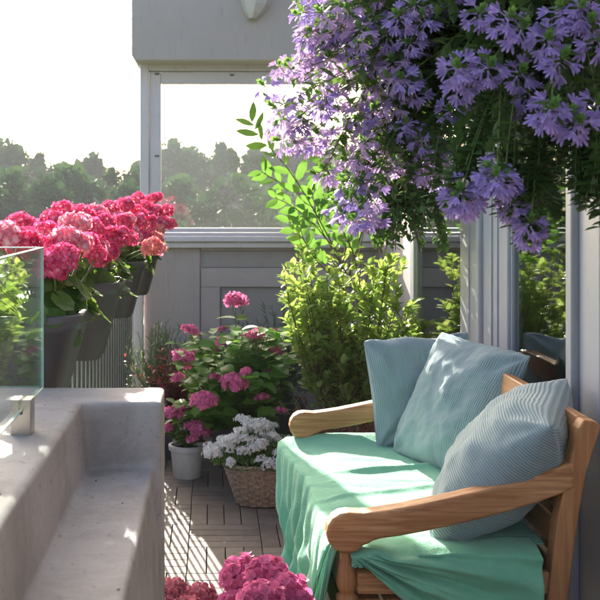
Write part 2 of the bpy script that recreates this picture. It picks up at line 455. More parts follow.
# glass railing on the parapet
gr = empty('glass_railing', (-.3, 1.6, 1.05), 'frameless glass railing clamped on top of the plastered parapet', 'railing')
def pane(x0, x1, y0, y1, z0, z1):
    mbp = MB(); mbp.box(x0, x1, y0, y1, z0, z1)
    o = mbp.build('pane', M['glass_rail'], gr)
    e = MB(); t = .0006
    if x1-x0 < y1-y0:
        e.box(x0-t, x1+t, y0, y1, z1, z1+.002); e.box(x0-t, x1+t, y0, y1, z0-.002, z0); e.box(x0-t, x1+t, y1, y1+.002, z0-.002, z1+.002)
    else:
        e.box(x0, x1, y0-t, y1+t, z1, z1+.002); e.box(x0, x1, y0-t, y1+t, z0-.002, z0); e.box(x0-.002, x0, y0-t, y1+t, z0-.002, z1+.002)
    e.build('pane_edge', M['glass_edge'], o, org=gr.location)
pane(-.3018, -.2982, -.9, 1.826, 1.09, 1.334)
pane(-.556, -.306, 1.8342, 1.8378, 1.09, 1.334)
def clamp(x, y, rot=False):
    w, d, h = .016, .036, .042
    b = MB(); z0 = 1.047; zt = 1.05+h+.014
    prof = [(-w, z0), (w, z0), (w, zt), (.0025, zt), (.0025, 1.084), (-.0025, 1.084), (-.0025, zt), (-w, zt)]
    if rot: b.prism([(y+p, q) for (p, q) in prof], 'X', x-d/2, x+d/2)
    else: b.prism([(x+p, q) for (p, q) in prof], 'Y', y-d/2, y+d/2)
    b.build('clamp', M['metal'], gr, bevel=.0015)
clamp(-.30, 1.64); clamp(-.30, .7); clamp(-.45, 1.836, True)

# ------------------------------------------------------------------ slatted fence
fe = empty('slatted_fence', (-.5, 4.2, 0), 'dark grey fence of narrow upright slats behind the hanging planters', 'fence')
mb = MB(); y = 2.10
while y < 6.95:
    mb.box(-.508, -.500, y, y+.046, .0, 1.13); y += .128
mb.build('slats', M['fence'], fe, bevel=.003)
mb = MB(); mb.box(-.53, -.485, 2.07, 7.0, 1.132, 1.165); mb.build('top_rail', M['fence'], fe, bevel=.004)
mb = MB(); mb.box(-.54, -.517, 2.07, 7.0, .02, .30); mb.build('kick_board', M['fence'], fe, bevel=.003)

# ------------------------------------------------------------------ window wall
YW = 6.5
ww = empty('window_wall', (.3, YW, 0), 'grey panelled end wall with a wide dusty window looking out to trees', 'wall')
XL = -.455
def S(x): return (x-213)*YW/1040
def ZS(y): return 1.41-(y-205)*YW/1040
def wbox(name, mat, x0, x1, y0, y1, z0, z1, parent=ww, bevel=.003):
    b = MB(); b.box(x0, x1, y0, y1, z0, z1)
    return b.build(name, mat, parent, bevel=bevel, org=ww.location)
ztop = ZS(66); zsill = ZS(238)
wbox('wall', M['wall_paint'], -.41, 1.35, YW+.03, YW+.13, -.3, zsill-.02)
wbox('corner_post', M['frame_paint'], -.49, -.435, YW-.06, YW+.0, 0, zsill-.062, bevel=.006)
wbox('wall_board', M['wall_paint'], -.432, S(200), YW+.012, YW+.029, 0, zsill-.062)
# panelled part
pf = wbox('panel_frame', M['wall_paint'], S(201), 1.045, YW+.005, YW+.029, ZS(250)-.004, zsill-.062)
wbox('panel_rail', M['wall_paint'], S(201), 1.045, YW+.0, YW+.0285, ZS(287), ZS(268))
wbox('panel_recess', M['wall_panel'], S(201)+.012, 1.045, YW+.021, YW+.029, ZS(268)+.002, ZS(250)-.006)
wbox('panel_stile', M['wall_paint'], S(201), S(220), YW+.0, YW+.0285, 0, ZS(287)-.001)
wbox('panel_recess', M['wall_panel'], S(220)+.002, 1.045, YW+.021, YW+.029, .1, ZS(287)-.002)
wbox('sill_moulding', M['frame_paint'], -.46, 1.045, YW-.045, YW+.06, zsill-.06, zsill-.024, bevel=.006)
wbox('sill', M['frame_paint'], -.47, 1.045, YW-.07, YW+.07, zsill-.022, zsill+.012, bevel=.006)
wn = MB(); 
gx0, gx1, gz0, gz1 = S(161), .98, ZS(228), ZS(84)
def ring(b, x0, x1, z0, z1, w, y0, y1, wl=None, wb=None, wt=None):
    wl = wl or w; wb = wb or w; wt = wt or w
    b.box(x0, x0+wl, y0, y1, z0, z1); b.box(x1-w, x1, y0, y1, z0, z1)
    b.box(x0+wl, x1-w, y0, y1, z0, z0+wb); b.box(x0+wl, x1-w, y0, y1, z1-wt, z1)
fb = MB(); ring(fb, XL, 1.045, zsill+.014, ZS(64), .055, YW-.02, YW+.06, wb=.02, wt=.045)
wf = fb.build('window', M['frame_paint'], ww, bevel=.005, org=ww.location)
sb = MB(); ring(sb, XL+.057, .988, zsill+.036, ZS(64)-.047, .06, YW-.002, YW+.045, wl=gx0-XL-.057, wb=gz0-zsill-.036, wt=ZS(64)-.047-gz1)
sb.build('sash', M['frame_paint'], wf, bevel=.006, org=ww.location)
gb = MB(); gb.box(gx0-.005, gx1, YW+.02, YW+.024, gz0-.005, gz1+.005)
gb.build('glass', M['glass_window'], wf, org=V((0, 0, 0))).location = -ww.location
# small hinge pins on the sash
hb = MB()
for (x, y) in ((157, 156), (197, 70), (232, 75), (345, 230), (157, 74)):
    q = V((S(x), YW-.006, ZS(y))); hb.box(q.x-.014, q.x+.014, q.y-.002, q.y+.006, q.z-.006, q.z+.006)
hb.build('hinge_pins', M['fence'], wf, bevel=.002, org=ww.location)

# fascia / roof edge beam above the window
rf = empty('roof_beam', (.3, 6.45, 2.28), 'deep grey roof edge beam above the end window', 'beam')
def chprism(x0, x1, z0, z1, c):
    return [(x0, z0+c), (x0+c*.7, z0), (x1, z0), (x1, z1), (x0, z1)]
b = MB(); b.prism(chprism(-.495, 2.3, 2.285, 3.35, .035), 'Y', 6.30, 6.85); b.build('beam_face', M['fascia'], rf, bevel=.01)
b = MB(); b.box(-.515, 2.3, 6.26, 6.88, 3.352, 3.42); b.build('roof_edge', M['soffit'], rf, bevel=.01)
# awning bracket on the beam
ab = empty('awning_bracket', PX(256, 5, 6.2), 'white tapered awning bracket fixed to the grey roof beam', 'bracket')
b = MB()
c0 = PX(256, -22, 6.28)
secs = []
for (yy, hw, dep) in ((-34, 19, .16), (-8, 18, .14), (6, 14, .11), (14, 9, .08), (19, 4, .05)):
    c = PX(256-(0 if yy < 5 else (yy-5)*.25), yy, 6.28); w = hw*6.28/1040
    secs.append([c+V((-w, .018, 0)), c+V((-w*.75, -dep*.55, 0)), c+V((-w*.1, -dep, 0)), c+V((w*.7, -dep*.6, 0)), c+V((w, .018, 0))])
vs = [p for s_ in secs for p in s_]; fs = []
for i in range(len(secs)-1):
    for k in range(5): fs.append((i*5+k, i*5+(k+1) % 5, (i+1)*5+(k+1) % 5, (i+1)*5+k))
fs += [tuple(range(5)), tuple(range(20, 25))[::-1]]
b.add(vs, fs); b.build('bracket_cover', M['soffit'], ab, bevel=.006, seg=3)
b = MB(); q = PX(256, 0, 6.28); b.tube([q+V((-.0, -.135, .2)), q+V((-.004, -.115, .0)), q+V((-.008, -.06, -.1))], .004, 6); b.build('cover_seam', M['fascia'], ab)

# ------------------------------------------------------------------ house with glazed doors on the right
XH = 1.05
hs = empty('house_wall', (1.2, 3.5, 0), 'white framed glazed door wall of the house behind the bench', 'house')
def hbox(name, mat, x0, x1, y0, y1, z0, z1, bevel=.004, parent=None):
    b = MB(); b.box(x0, x1, y0, y1, z0, z1); return b.build(name, mat, parent or hs, bevel=bevel, org=hs.location)
hbox('wall', M['wall_paint'], XH+.03, XH+.2, -2.6, 2.82, -.3, 3.3)
hbox('wall', M['wall_paint'], XH+.02, XH+.2, 5.62, 6.49, -.3, 3.3)
hbox('lintel', M['door_paint'], XH+.0, XH+.2, 2.82, 5.618, 2.32, 3.3)
hbox('threshold', M['door_paint'], XH+.0, XH+.12, 2.82, 5.618, -.02, .06)
hbox('door_post', M['door_paint'], XH+.0, XH+.13, 2.824, 2.985, .062, 2.318, .006)
hbox('door_post', M['door_paint'], XH-.022, XH+.11, 2.988, 3.01, .062, 2.318, .005)
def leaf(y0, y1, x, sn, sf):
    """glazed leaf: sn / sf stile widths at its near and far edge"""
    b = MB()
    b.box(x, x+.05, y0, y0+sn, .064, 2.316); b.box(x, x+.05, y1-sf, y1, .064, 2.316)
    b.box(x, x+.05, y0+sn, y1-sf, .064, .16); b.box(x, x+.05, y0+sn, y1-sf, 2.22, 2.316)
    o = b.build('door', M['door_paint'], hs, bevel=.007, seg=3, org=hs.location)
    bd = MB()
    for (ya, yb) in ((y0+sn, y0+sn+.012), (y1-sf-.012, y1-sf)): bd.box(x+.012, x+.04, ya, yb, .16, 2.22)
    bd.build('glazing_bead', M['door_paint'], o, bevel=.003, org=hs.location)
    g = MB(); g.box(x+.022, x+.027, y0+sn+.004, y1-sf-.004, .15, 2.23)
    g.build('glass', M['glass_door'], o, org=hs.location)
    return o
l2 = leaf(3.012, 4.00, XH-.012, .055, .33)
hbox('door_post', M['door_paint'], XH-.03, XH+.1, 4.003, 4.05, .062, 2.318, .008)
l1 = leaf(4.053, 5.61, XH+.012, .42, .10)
# vertical grooves on the wide stiles
b = MB()
for yy in (4.14, 4.30, 3.78, 3.86): b.box(XH-.018 if yy < 4 else XH+.006, XH+.001 if yy < 4 else XH+.02, yy, yy+.014, .07, 2.3)
b.build('cover_strip', M['door_paint'], hs, bevel=.002, org=hs.location)
# room behind the doors
b = MB()
b.box(1.27, 4.6, 1.0, 1.1, -.1, 2.7); b.box(1.27, 4.6, 6.6, 6.7, -.1, 2.7); b.box(4.6, 4.7, 1.0, 6.7, -.1, 2.7)
b.box(1.27, 4.7, 1.0, 6.7, 2.72, 2.8); b.box(1.252, 1.268, 1.0, 2.8, -.1, 2.7)
b.build('room_shell', M['room'], hs, org=hs.location)
hbox('room_floor', M['dark_wood'], 1.22, 4.6, 1.1, 6.6, -.12, .02)
# eave the hanging basket is fixed to
b = MB(); b.box(.38, 4.8, -2.6, 4.1, 2.62, 2.72); ev = b.build('eave', M['soffit'], hs, bevel=.006, org=hs.location)

# ------------------------------------------------------------------ bench
YN, YF = 2.60, 3.86          # near faces of the two arm planks
AW = .06
be = empty('garden_bench', (.6, 3.2, 0), 'two-seater teak garden bench with curved scroll arms against the glazed doors', 'bench')
def arm(y0):
    top = [(.375, .6375), (.42, .643), (.47, .651), (.53, .663), (.60, .678), (.67, .695), (.735, .712), (.80, .730), (.86, .75), (.905, .768)]
    low = [(x, z-.068-.004*math.sin((x-.37)/.53*PI)) for (x, z) in top[1:]]
    c = (.336, .588); r = .052
    pts = list(top)
    pts += [(x, z) for (x, z) in reversed(low)]
    # under side of the scroll then round its front
    pts += [(.402, .5685), (.388, .5605)]
    for k in range(11):
        an = R(-36-k*23.7)
        pts.append((c[0]+r*math.cos(an), c[1]+r*math.sin(an)))
    b = MB(); b.prism(pts, 'Y', y0, y0+AW)
    o = b.build('arm', M['wood'], be, bevel=.010, seg=4)
    return o
arm(YN); arm(YF)
def turned(y):
    c = (.338, y+.03, 0)
    prof = [(.0001, .545), (.017, .545), (.0165, .52), (.021, .50), (.025, .475), (.0265, .455), (.023, .44), (.019, .434), (.019, .430), (.026, .426), (.028, .418), (.026, .41), (.020, .405), (.024, .398), (.0245, .396)]
    b = MB(); b.lathe(prof, c, 24)
    o = b.build('front_leg', M['wood_z'], be, smooth=True)
    b = MB(); b.box(c[0]-.026, c[0]+.026, y+.004, y+.056, .022, .397); b.build('leg_block', M['wood_z'], o, bevel=.005, org=be.location)
turned(YN); turned(YF)
def backpost(y):
    b = MB()
    pts = [(.835, .022), (.885, .022), (.888, .42), (.915, .62), (.935, .74), (.972, .852), (.965, .866), (.93, .872), (.915, .85), (.888, .74), (.862, .62), (.838, .42)]
    b.prism(pts, 'Y', y+.004, y+.054); return b.build('back_leg', M['wood_z'], be, bevel=.005)
backpost(YN); backpost(YF)
def yrail(name, x0, x1, z0, z1, mat='wood_y', ya=None, yb=None, bev=.005):
    b = MB(); b.box(x0, x1, ya if ya else YN+.05, yb if yb else YF+.008, z0, z1)
    return b.build(name, M[mat], be, bevel=bev)
yrail('front_rail', .322, .352, .315, .392)
yrail('back_rail', .85, .876, .315, .39)
for x in (.362, .44, .518, .596, .674, .752): yrail('seat_slat', x, x+.066, .385, .405)
for y in (YN, YF):
    b = MB(); b.box(.366, .834, y+.012, y+.046, .315, .384); b.build('side_rail', M['wood'], be, bevel=.005)
    b = MB(); b.box(.362, .85, y+.014, y+.044, .43, .487); b.build('side_rail', M['wood'], be, bevel=.007, seg=3)
b = MB(); b.prism([(.915, .80), (.93, .872), (.962, .868), (.945, .79)], 'Y', YN+.056, YF+.002); b.build('top_rail', M['wood_y'], be, bevel=.004)
b = MB(); b.prism([(.85, .455), (.858, .51), (.882, .507), (.874, .452)], 'Y', YN+.056, YF+.002); b.build('lower_back_rail', M['wood_y'], be, bevel=.004)
for k in range(3):
    z0 = .54+k*.085; x0 = .866+k*.019
    b = MB(); b.prism([(x0, z0), (x0+.014, z0+.06), (x0+.028, z0+.058), (x0+.014, z0-.002)], 'Y', YN+.057, YF+.001); b.build('back_slat', M['wood_y'], be, bevel=.003)

# seat cushion
b = MB(); b.box(.318, .845, YN+.075, YF-.01, .407, .528)
o = b.build('seat_pad', M['beige'], None, bevel=.028, seg=5, org=V((0, 0, 0))); tag(o, 'beige canvas seat pad under the mint green throw', 'seat pad')

# ------------------------------------------------------------------ throw
def fbm(x, y, z=0): return noise.fractal(V((x, y, z)), 1.0, 2.0, 4)
def grid(mbk, fn, nu, nv):
    vs = []; uv = []
    for j in range(nv+1):
        for i in range(nu+1):
            u, v = i/nu, j/nv; vs.append(V(fn(u, v))); uv.append((u, v))
    fs = [(j*(nu+1)+i, j*(nu+1)+i+1, (j+1)*(nu+1)+i+1, (j+1)*(nu+1)+i) for j in range(nv) for i in range(nu)]
    mbk.add(vs, fs, uv)
def smooth(a, b, x):
    t = max(0, min(1, (x-a)/(b-a))); return t*t*(3-2*t)
def throw_main(u, v):
    # v: 0 at the back of the seat -> 1 hem ; u: 0 near arm -> 1 far arm
    Ytop = YN+.066+(YF+.0-YN-.066)*u
    ridge = lambda X, Y: .5*(1-abs(math.sin(26*(Y-.22*X)+2.2*fbm(X*3, Y*2, 4)))) 
    vs_ = .50
    if v < vs_:
        t = v/vs_
        X = .85+((.325-.06*smooth(.5, 1, u))-.85)*t
        z = .541
        wr = fbm(X*2.2, Ytop*9, 1)*.005+fbm(X*9, Ytop*16, 5)*.0018
        wr += .013*math.exp(-((Ytop-(3.42+.25*(X-.6)))/.018)**2)*smooth(.28, .5, X)
        wr += .009*math.exp(-((Ytop-(3.18+.4*(X-.6)))/.02)**2)
        wr += .010*math.exp(-((Ytop-(2.85+.15*(X-.5)))/.02)**2)
        # gathered towards the near post
        g = smooth(.35, .0, u)*smooth(.5, .34, X)
        wr += g*.010*math.sin(60*(X-.3))
        wr += .026*smooth(.90, 1.0, u)*(1-.5*t)
        e = smooth(.42, .325, X)
        return (X, Ytop+.03*smooth(.9, 1, u)*t, z+wr-.012*e*e)
    t = (v-vs_)/(1-vs_)
    # falls over the front edge; far border swings in, near border is tied in at the post
    top = V((.322, Ytop, .488))
    s = t
    drop = .48*s
    farshift = -.62*s*smooth(.55, 1.0, u)*(.45+.55*s)
    Z = .529-drop
    pin = smooth(.42, .0, u)
    Y = Ytop+farshift
    # pinch: at knot height cloth gathers at the post then spreads down and away
    kn = math.exp(-((Z-.455)/.05)**2)
    Y = Y+(YN+.10-Y)*0*kn
    below = smooth(.45, .10, Z)
    amp = .006+.030*s
    ph = 34*Ytop+7*s*pin+2.0*fbm(Ytop*3, s*1.5, 2)
    f = math.sin(ph)*amp*(.55+.45*fbm(Ytop*4, 3, 0))+math.sin(ph*2.3+1)*amp*.35
    diag = .012*math.sin(42*(Ytop*.8+Z*.9)+3*fbm(Ytop*3, Z*3, 8))*smooth(.1, .5, s)
    corner = .02*(1-math.exp(-s*14))
    X = .302-.06*smooth(.5, 1, u)*(1-s)-corner*.6-.03*s+f+diag-.012*pin
    if u > .93: X += .02*(u-.93)/.07*s
    return (X, Y, Z+.004*math.sin(30*Ytop)*(1 if t > .98 else 0))
th = MB(); grid(th, throw_main, 170, 120)
# near end: comes over the end of the pad, hangs in swags from the knot at the post to the back leg
def throw_side(u, v):
    # u: 0 at the post -> 1 at the back ; v: 0 top edge (on the pad) -> 1 lower hem
    Xa = .345+.475*u
    knot = V((.352, YN-.004, .50))
    hem = .23+.20*math.exp(-(u/.16)**2)
    hem_z = min(.51, max(.16, .545-.9*(Xa-.345)))
    if v < .18:
        t = v/.18
        z = .546+.006*fbm(Xa*7, t, 3)+.006*math.sin(Xa*50)*smooth(.5, .0, u)
        zz = z-.012*smooth(.4, 1, t)**2
        return (Xa, YN+.10-.112*t, zz)
    t = (v-.18)/.82
    z = .533+(hem_z-.533)*t
    ang = math.atan2(max(.0, .55-z), max(.01, Xa-.33))
    rad = math.hypot(Xa-.33, .55-z)
    fold = .015*math.sin(ang*27+1.8*fbm(Xa*4, z*4, 6))*smooth(.01, .13, rad)*smooth(.95, .1, rad)
    fold += .008*math.sin(ang*61+2+fbm(Xa*8, z*8, 2))*smooth(.01, .08, rad)*smooth(.5, .05, rad)
    hang = .010*math.sin(Xa*38+4*fbm(Xa*3, z*3, 7))*smooth(.3, .9, u)*t
    billow = .016*math.sin(min(1, t*1.2)*PI*.6)*smooth(0, .25, u)
    x = Xa+(.018*math.sin(t*3)*u)-.06*t*smooth(.6, 1, u)
    return (x, YN-.016-billow+fold+hang, z)
grid(th, throw_side, 130, 70)
# bunched tail left of the post
def tail(u, v):
    # u around the fan 0..1, v from the knot down
    sp = .012+.10*v**.8
    a = (u-.5)*2
    X = .318-.085*v**.7+.02*math.sin(u*26)*v**.5*.6-.012*abs(a)
    Y = YN+.045+a*sp+.12*v*v
    Z = .55-.44*v
    Yf = .012*math.sin(u*31+v*2)*smooth(0, .3, v)
    return (X+.008*math.cos(u*31), Y+Yf, Z)
grid(th, tail, 70, 30)
tho = th.build('throw', M['mint'], None, smooth=True)
sol = tho.modifiers.new('solid', 'SOLIDIFY'); sol.thickness = .0022; sol.offset = 0
tag(tho, 'mint green cotton throw spread over the bench seat and knotted at its arm post', 'throw')

# ------------------------------------------------------------------ cushions
def cushion(center, ex, ey, size, thick, label, seed, uvrot=0, sag=.0):
    """ex: direction of the width, ey: direction of the height (made orthogonal)"""
    ex = V(ex).normalized(); ey = V(ey); ey = (ey-ex*ey.dot(ex)).normalized(); ez = ex.cross(ey)
    n = 64; b = MB(); c = V(center)
    idx = {}
    vs = []; uv = []; fs = []
    for side in (1, -1):
        for j in range(n+1):
            for i in range(n+1):
                u = i/n*2-1; v = j/n*2-1
                edge = (abs(u) > .999 or abs(v) > .999)
                key = (side if not edge else 0, i, j)
                if key in idx: continue
                au, av = abs(u), abs(v)
                # pinched edges, pointed corners
                cr_ = 1-.025*(au*av)**5; x = u*(1-.045*(1-av**2))*cr_; y = v*(1-.045*(1-au**2))*cr_
                x *= size/2; y *= size/2
                prof = ((1-au**2.6)**.62)*((1-av**2.6)**.62)
                h = thick/2*prof
                w = fbm(u*1.6+seed, v*1.6, side)*.016*prof**.5+fbm(u*4+seed, v*4, side+3)*.003*prof**.4
                # radiating creases from the corners
                for (cu, cv) in ((1, 1), (-1, 1), (1, -1), (-1, -1)):
                    dx, dy = cu-u, cv-v; rr = math.hypot(dx, dy)
                    if rr < .9:
                        w += .006*math.sin(math.atan2(dy, dx)*9+seed)*smooth(.05, .25, rr)*smooth(.9, .3, rr)
                ss = sag*(1-v)*.5
                P = c+ex*x+ey*(y+fbm(u*2, seed, 9)*.01)+ez*(side*(h+w*(1 if not edge else 0)))
                P.z -= 0
                idx[key] = len(vs); vs.append(P)
                uv.append((math.cos(uvrot)*u-math.sin(uvrot)*v, math.sin(uvrot)*u+math.cos(uvrot)*v))
        def g(i, j):
            u = i/n*2-1; v = j/n*2-1
            return idx[(side if not (abs(u) > .999 or abs(v) > .999) else 0, i, j)]
        for j in range(n):
            for i in range(n):
                q = (g(i, j), g(i+1, j), g(i+1, j+1), g(i, j+1))
                fs.append(q if side > 0 else q[::-1])
    b.add(vs, fs, uv)
    o = b.build('cushion', M['ribbed'], None, smooth=True, org=c); o.location = c
    tag(o, label, 'cushion', 'ribbed pale blue cushions on the bench')
    return o
cushion((.775, 3.83, .725), (1, .10, .06), (-.05, .28, .96), .41, .17, 'pale blue ribbed cushion at the far end, partly hidden behind the middle one', 1.3)
cushion((.825, 3.50, .735), (.42, -.90, -.06), (.42, .10, .90), .47, .18, 'pale blue ribbed cushion in the middle, leaning on the one at the far end', 4.1)
d1 = V((.68, .42, .62)).normalized(); d2 = V((-.13, .86, -.48)); d2 = (d2-d1*d2.dot(d1)).normalized()
cushion((.790, 2.83, .715), (d1-d2), (d1+d2), .48, .25, 'pale blue ribbed cushion nearest the front, standing on its corner behind the wooden arm', 7.7, uvrot=0)

# ------------------------------------------------------------------ flowers: shared heads
def floret(b, p, n, size, petals=5, prof=PETAL, bend=.12, lift=.25, r=rnd, wid=.9):
    n = n.normalized(); a = n.cross(V((.3, .2, .9))).normalized(); c = n.cross(a)
    a0 = r.uniform(0, 6.28)
    for k in range(petals):
        an = a0+2*PI*k/petals+r.uniform(-.1, .1)
        d = a*math.cos(an)+c*math.sin(an)
        b.blade(p+d*size*.06, (d+n*lift).normalized(), n, size, size*wid, prof, bend)
def ball_head(rx, rz, cnt, size, petals, seed, prof=PETAL, zmin=-.55, wid=.9, lift=.3, jit=.12):
    r = random.Random(seed); b = MB()
    for k in range(cnt):
        z = zmin+(1-zmin)*(k+.5)/cnt; an = k*2.39996+r.uniform(-.2, .2); q = math.sqrt(max(0, 1-z*z))
        n = V((q*math.cos(an), q*math.sin(an), z))
        rr = 1+r.uniform(-jit, jit)
        p = V((n.x*rx*rr, n.y*rx*rr, n.z*rz*rr))
        floret(b, p, (n+rdir(r)*.3), size*r.uniform(.8, 1.15), petals, prof, .1, lift, r, wid)
    return b
def head_mesh(name, b, mats):
    o = b.build(name, None, None, mats=mats); me = o.data; bpy.data.objects.remove(o); return me
def put_head(me, p, parent, name='flower_head', s=1, rot=None):
    o = bpy.data.objects.new(name, me); col.objects.link(o); o.parent = parent
    o.location = V(p)-parent.location; o.scale = (s, s, s)
    o.rotation_euler = rot if rot else (rnd.uniform(-.4, .4), rnd.uniform(-.4, .4), rnd.uniform(0, 6.28))
    return o
GH = [head_mesh('geranium_head', ball_head(.031, .027, 44, .0145, 5, 20+k, jit=.24, lift=.45), [mt]) for k, mt in enumerate((M['pt_ger'], M['pt_ger'], M['pt_ger_mix'], M['pt_ger_pale']))]
HH = [head_mesh('hydrangea_head', ball_head(.055, .034, 46, .023, 4, 40+k, zmin=.0, wid=.95, lift=.35, jit=.35), [M['pt_hyd']]) for k in range(2)]
HB = [head_mesh('hydrangea_head_big', ball_head(.060, .052, 90, .0225, 4, 50+k, zmin=-.6, wid=1.05, lift=.45, jit=.24), [mt]) for k, mt in enumerate((M['pt_hyd'], M['pt_hyd_red']))]
AH = [head_mesh('alyssum_head', ball_head(.020, .014, 34, .0066, 4, 60+k, zmin=-.2, jit=.4, lift=.4), [M['pt_white']]) for k in range(2)]

def scae_head(seed, mat):
    """whorl of fan flowers round a leafy tip; axis = +Z"""
    r = random.Random(seed); b = MB()
    nf = 9
    for k in range(nf):
        an = 2*PI*k/nf+r.uniform(-.25, .25); lay = k % 3
        o_ = V((math.cos(an), math.sin(an), 0)); tg = V((-math.sin(an), math.cos(an), 0))
        base = V((0, 0, -.006*lay))+o_*.004
        rise = .10-.38*lay+r.uniform(-.15, .15)
        ax = (o_+V((0, 0, rise))).normalized()
        p = base+ax*.011
        # short tube
        b.blade(base, ax, V((0, 0, 1)), .013, .003, [(0, .5), (1, .6)])
        nn = ax.cross(tg).normalized()
        for q in range(5):
            fa = (q-2)*.40+r.uniform(-.06, .06)
            d = ax*math.cos(fa)+tg*math.sin(fa)
            b.blade(p, d, nn, .0195*r.uniform(.8, 1.15), .0044, NARROW, r.uniform(-.25, -.05), 0, 0)
    for k in range(12):
        an = k*2.4; o_ = V((math.cos(an), math.sin(an), 0))
        b.blade(V((0, 0, -.002+.0012*k)), (o_*(.9-.05*k)+V((0, 0, .7))).normalized(), V((0, 0, 1)), .014, .006, SMALL, .1, .2, 1)
    return head_mesh('fan_flower_head', b, [mat, M['lf_tip']])
SC = [scae_head(70+k, M['pt_scae'] if k < 3 else M['pt_scae_sunlit']) for k in range(5)]
def axis_rot(ax):
    q = V((0, 0, 1)).rotation_difference(V(ax).normalized())
    e = (q.to_matrix() @ Matrix.Rotation(rnd.uniform(0, 6.28), 3, 'Z')).to_euler(); return (e.x, e.y, e.z)

# ------------------------------------------------------------------ geranium planters on the fence
def rrect(w, l, n=6, rad=.04):
    pts = []
    for (cx, cy, a0) in ((w/2-rad, l/2-rad, 0), (-w/2+rad, l/2-rad, 90), (-w/2+rad, -l/2+rad, 180), (w/2-rad, -l/2+rad, 270)):
        for k in range(n+1):
            an = R(a0+90*k/n); pts.append((cx+rad*math.cos(an), cy+rad*math.sin(an)))
    return pts
def planter_mesh(c, w, l, h):
    b = MB(); prev = None
    lev = [(0, .50, .62), (.02, .55, .66), (.85, .93, .95), (.86, 1.0, 1.0), (.985, 1.03, 1.02), (1, 1.01, 1.0), (1, .94, .95), (.86, .90, .92)]
    vs = []; fs = []; n = None
    for (t, sw, sl) in lev:
        pts = rrect(w*sw, l*sl, 6, .062*min(sw, sl)); n = len(pts)
        # inner side (towards the balcony) belly
        vs += [V((c[0]+x-(1-sw)*w*.10, c[1]+y, c[2]+h*t)) for (x, y) in pts]
    for i in range(len(lev)-1):
        for k in range(n): fs.append((i*n+k, i*n+(k+1) % n, (i+1)*n+(k+1) % n, (i+1)*n+k))
    fs.append(tuple(range(n))[::-1])
    b.add(vs, fs); return b
def geranium(Yc, label, seed, heads, spread, L=.31):
    r = random.Random(seed)
    c = V((-.375, Yc, .965))
    t = empty('potted_geranium', c, label, 'potted plant', 'geraniums in dark planters hung along the fence')
    planter_mesh(c, .215, L, .225).build('planter', M['planter'], t, smooth=True)
    b = MB(); pts = rrect(.19, L*.9, 6, .05); b.add([V((c.x+x, c.y+y, 1.165)) for (x, y) in pts], [tuple(range(len(pts)))]); b.build('soil', M['soil'], t)
    b = MB()
    for s in (-1, 1):
        y = Yc+s*.09
        b.tube([(-.475, y, 1.18), (-.49, y, 1.185), (-.535, y, 1.18), (-.545, y, 1.10)], .004, 6)
    b.build('hook', M['planter'], t)
    lf = MB(); st = MB()
    heads = [(p, s*.86, k) for (p, s, k) in heads]+[(p+V((r.uniform(-.035, .035), r.uniform(-.04, .04), r.uniform(-.022, .018))), s*r.uniform(.5, .72), (k+r.choice((0, 0, 2))) % 3) for (p, s, k) in heads]
    for (p, s, kind) in heads:
        base = V((c.x+r.uniform(-.05, .05), c.y+r.uniform(-.1, .1), 1.16))
        mid = (base+p)/2+V((r.uniform(-.03, .03), r.uniform(-.03, .03), .02))
        pts = bez(base, mid, p, 6); st.tube(pts, .0028, 5)
        put_head(GH[kind], p, t, s=s)
    for k in range(150):
        d = rdir(r, -.25, .9)
        if Yc < 2.5 and d.x < .1 and r.random() < .85: continue
        p = V((c.x+d.x*spread[0]*r.uniform(.4, 1), c.y+d.y*spread[1]*r.uniform(.4, 1), 1.19+d.z*.12*r.uniform(.5, 1)))
        if p.x > c.x+.04 and r.random() < .25: p.z -= .03
        # round scalloped leaf: seven short lobes round the stalk
        nrm = (V((d.x, d.y, .9+d.z))+rdir(r)*.5).normalized(); a = nrm.cross(V((.2, .9, .1))).normalized(); bb = nrm.cross(a)
        s = r.uniform(.018, .032); vs = [p]; n = 24
        for q in range(n):
            an = 2*PI*q/n; rad = s*(1+.07*math.cos(6*an))
            if q == 0: rad = s*.25
            vs.append(p+(a*math.cos(an)+bb*math.sin(an))*rad+nrm*s*(.22+.06*math.sin(an*7)))
        lf.add(vs, [(0, 1+q, 1+(q+1) % n) for q in range(n)])
        st.tube([V((c.x, c.y, 1.15)).lerp(p, .2), p-nrm*.004], .0013, 4)
    lf.build('foliage', M['lf_ger'], t, smooth=True); st.build('stems', M['stem'], t)
    return t
def ghead(x, y, Y, k=0, s=1): return (PX(x, y, Y), s, k)
# (pixel x, pixel y, distance) of heads seen in the photo, then hidden ones filling the clump
g1 = [ghead(6, 236, 2.10, 2), ghead(26, 243, 2.14, 0), ghead(45, 236, 2.30, 0), ghead(60, 262, 2.08, 0, 1.1), ghead(86, 245, 2.3, 0, .9),
      ghead(74, 225, 2.45, 2), ghead(66, 240, 2.2, 2), ghead(-12, 240, 2.1, 1), ghead(58, 250, 2.2, 1), ghead(18, 250, 2.3, 0), ghead(52, 270, 2.1, 0), ghead(20, 226, 2.4, 1)]
g2 = [ghead(62, 212, 2.95, 0), ghead(82, 215, 3.0, 1), ghead(92, 230, 2.8, 0, 1.05), ghead(88, 247, 2.75, 0, 1.1), ghead(106, 252, 2.85, 0, 1.1), ghead(112, 238, 2.9, 0), ghead(74, 226, 2.7, 2), ghead(97, 214, 3.1, 2), ghead(120, 225, 3.1, 0),
      ghead(104, 224, 3.0, 1), ghead(52, 222, 2.8, 0), ghead(118, 236, 3.2, 2), ghead(70, 240, 2.8, 0), ghead(128, 240, 3.1, 0, .9)]
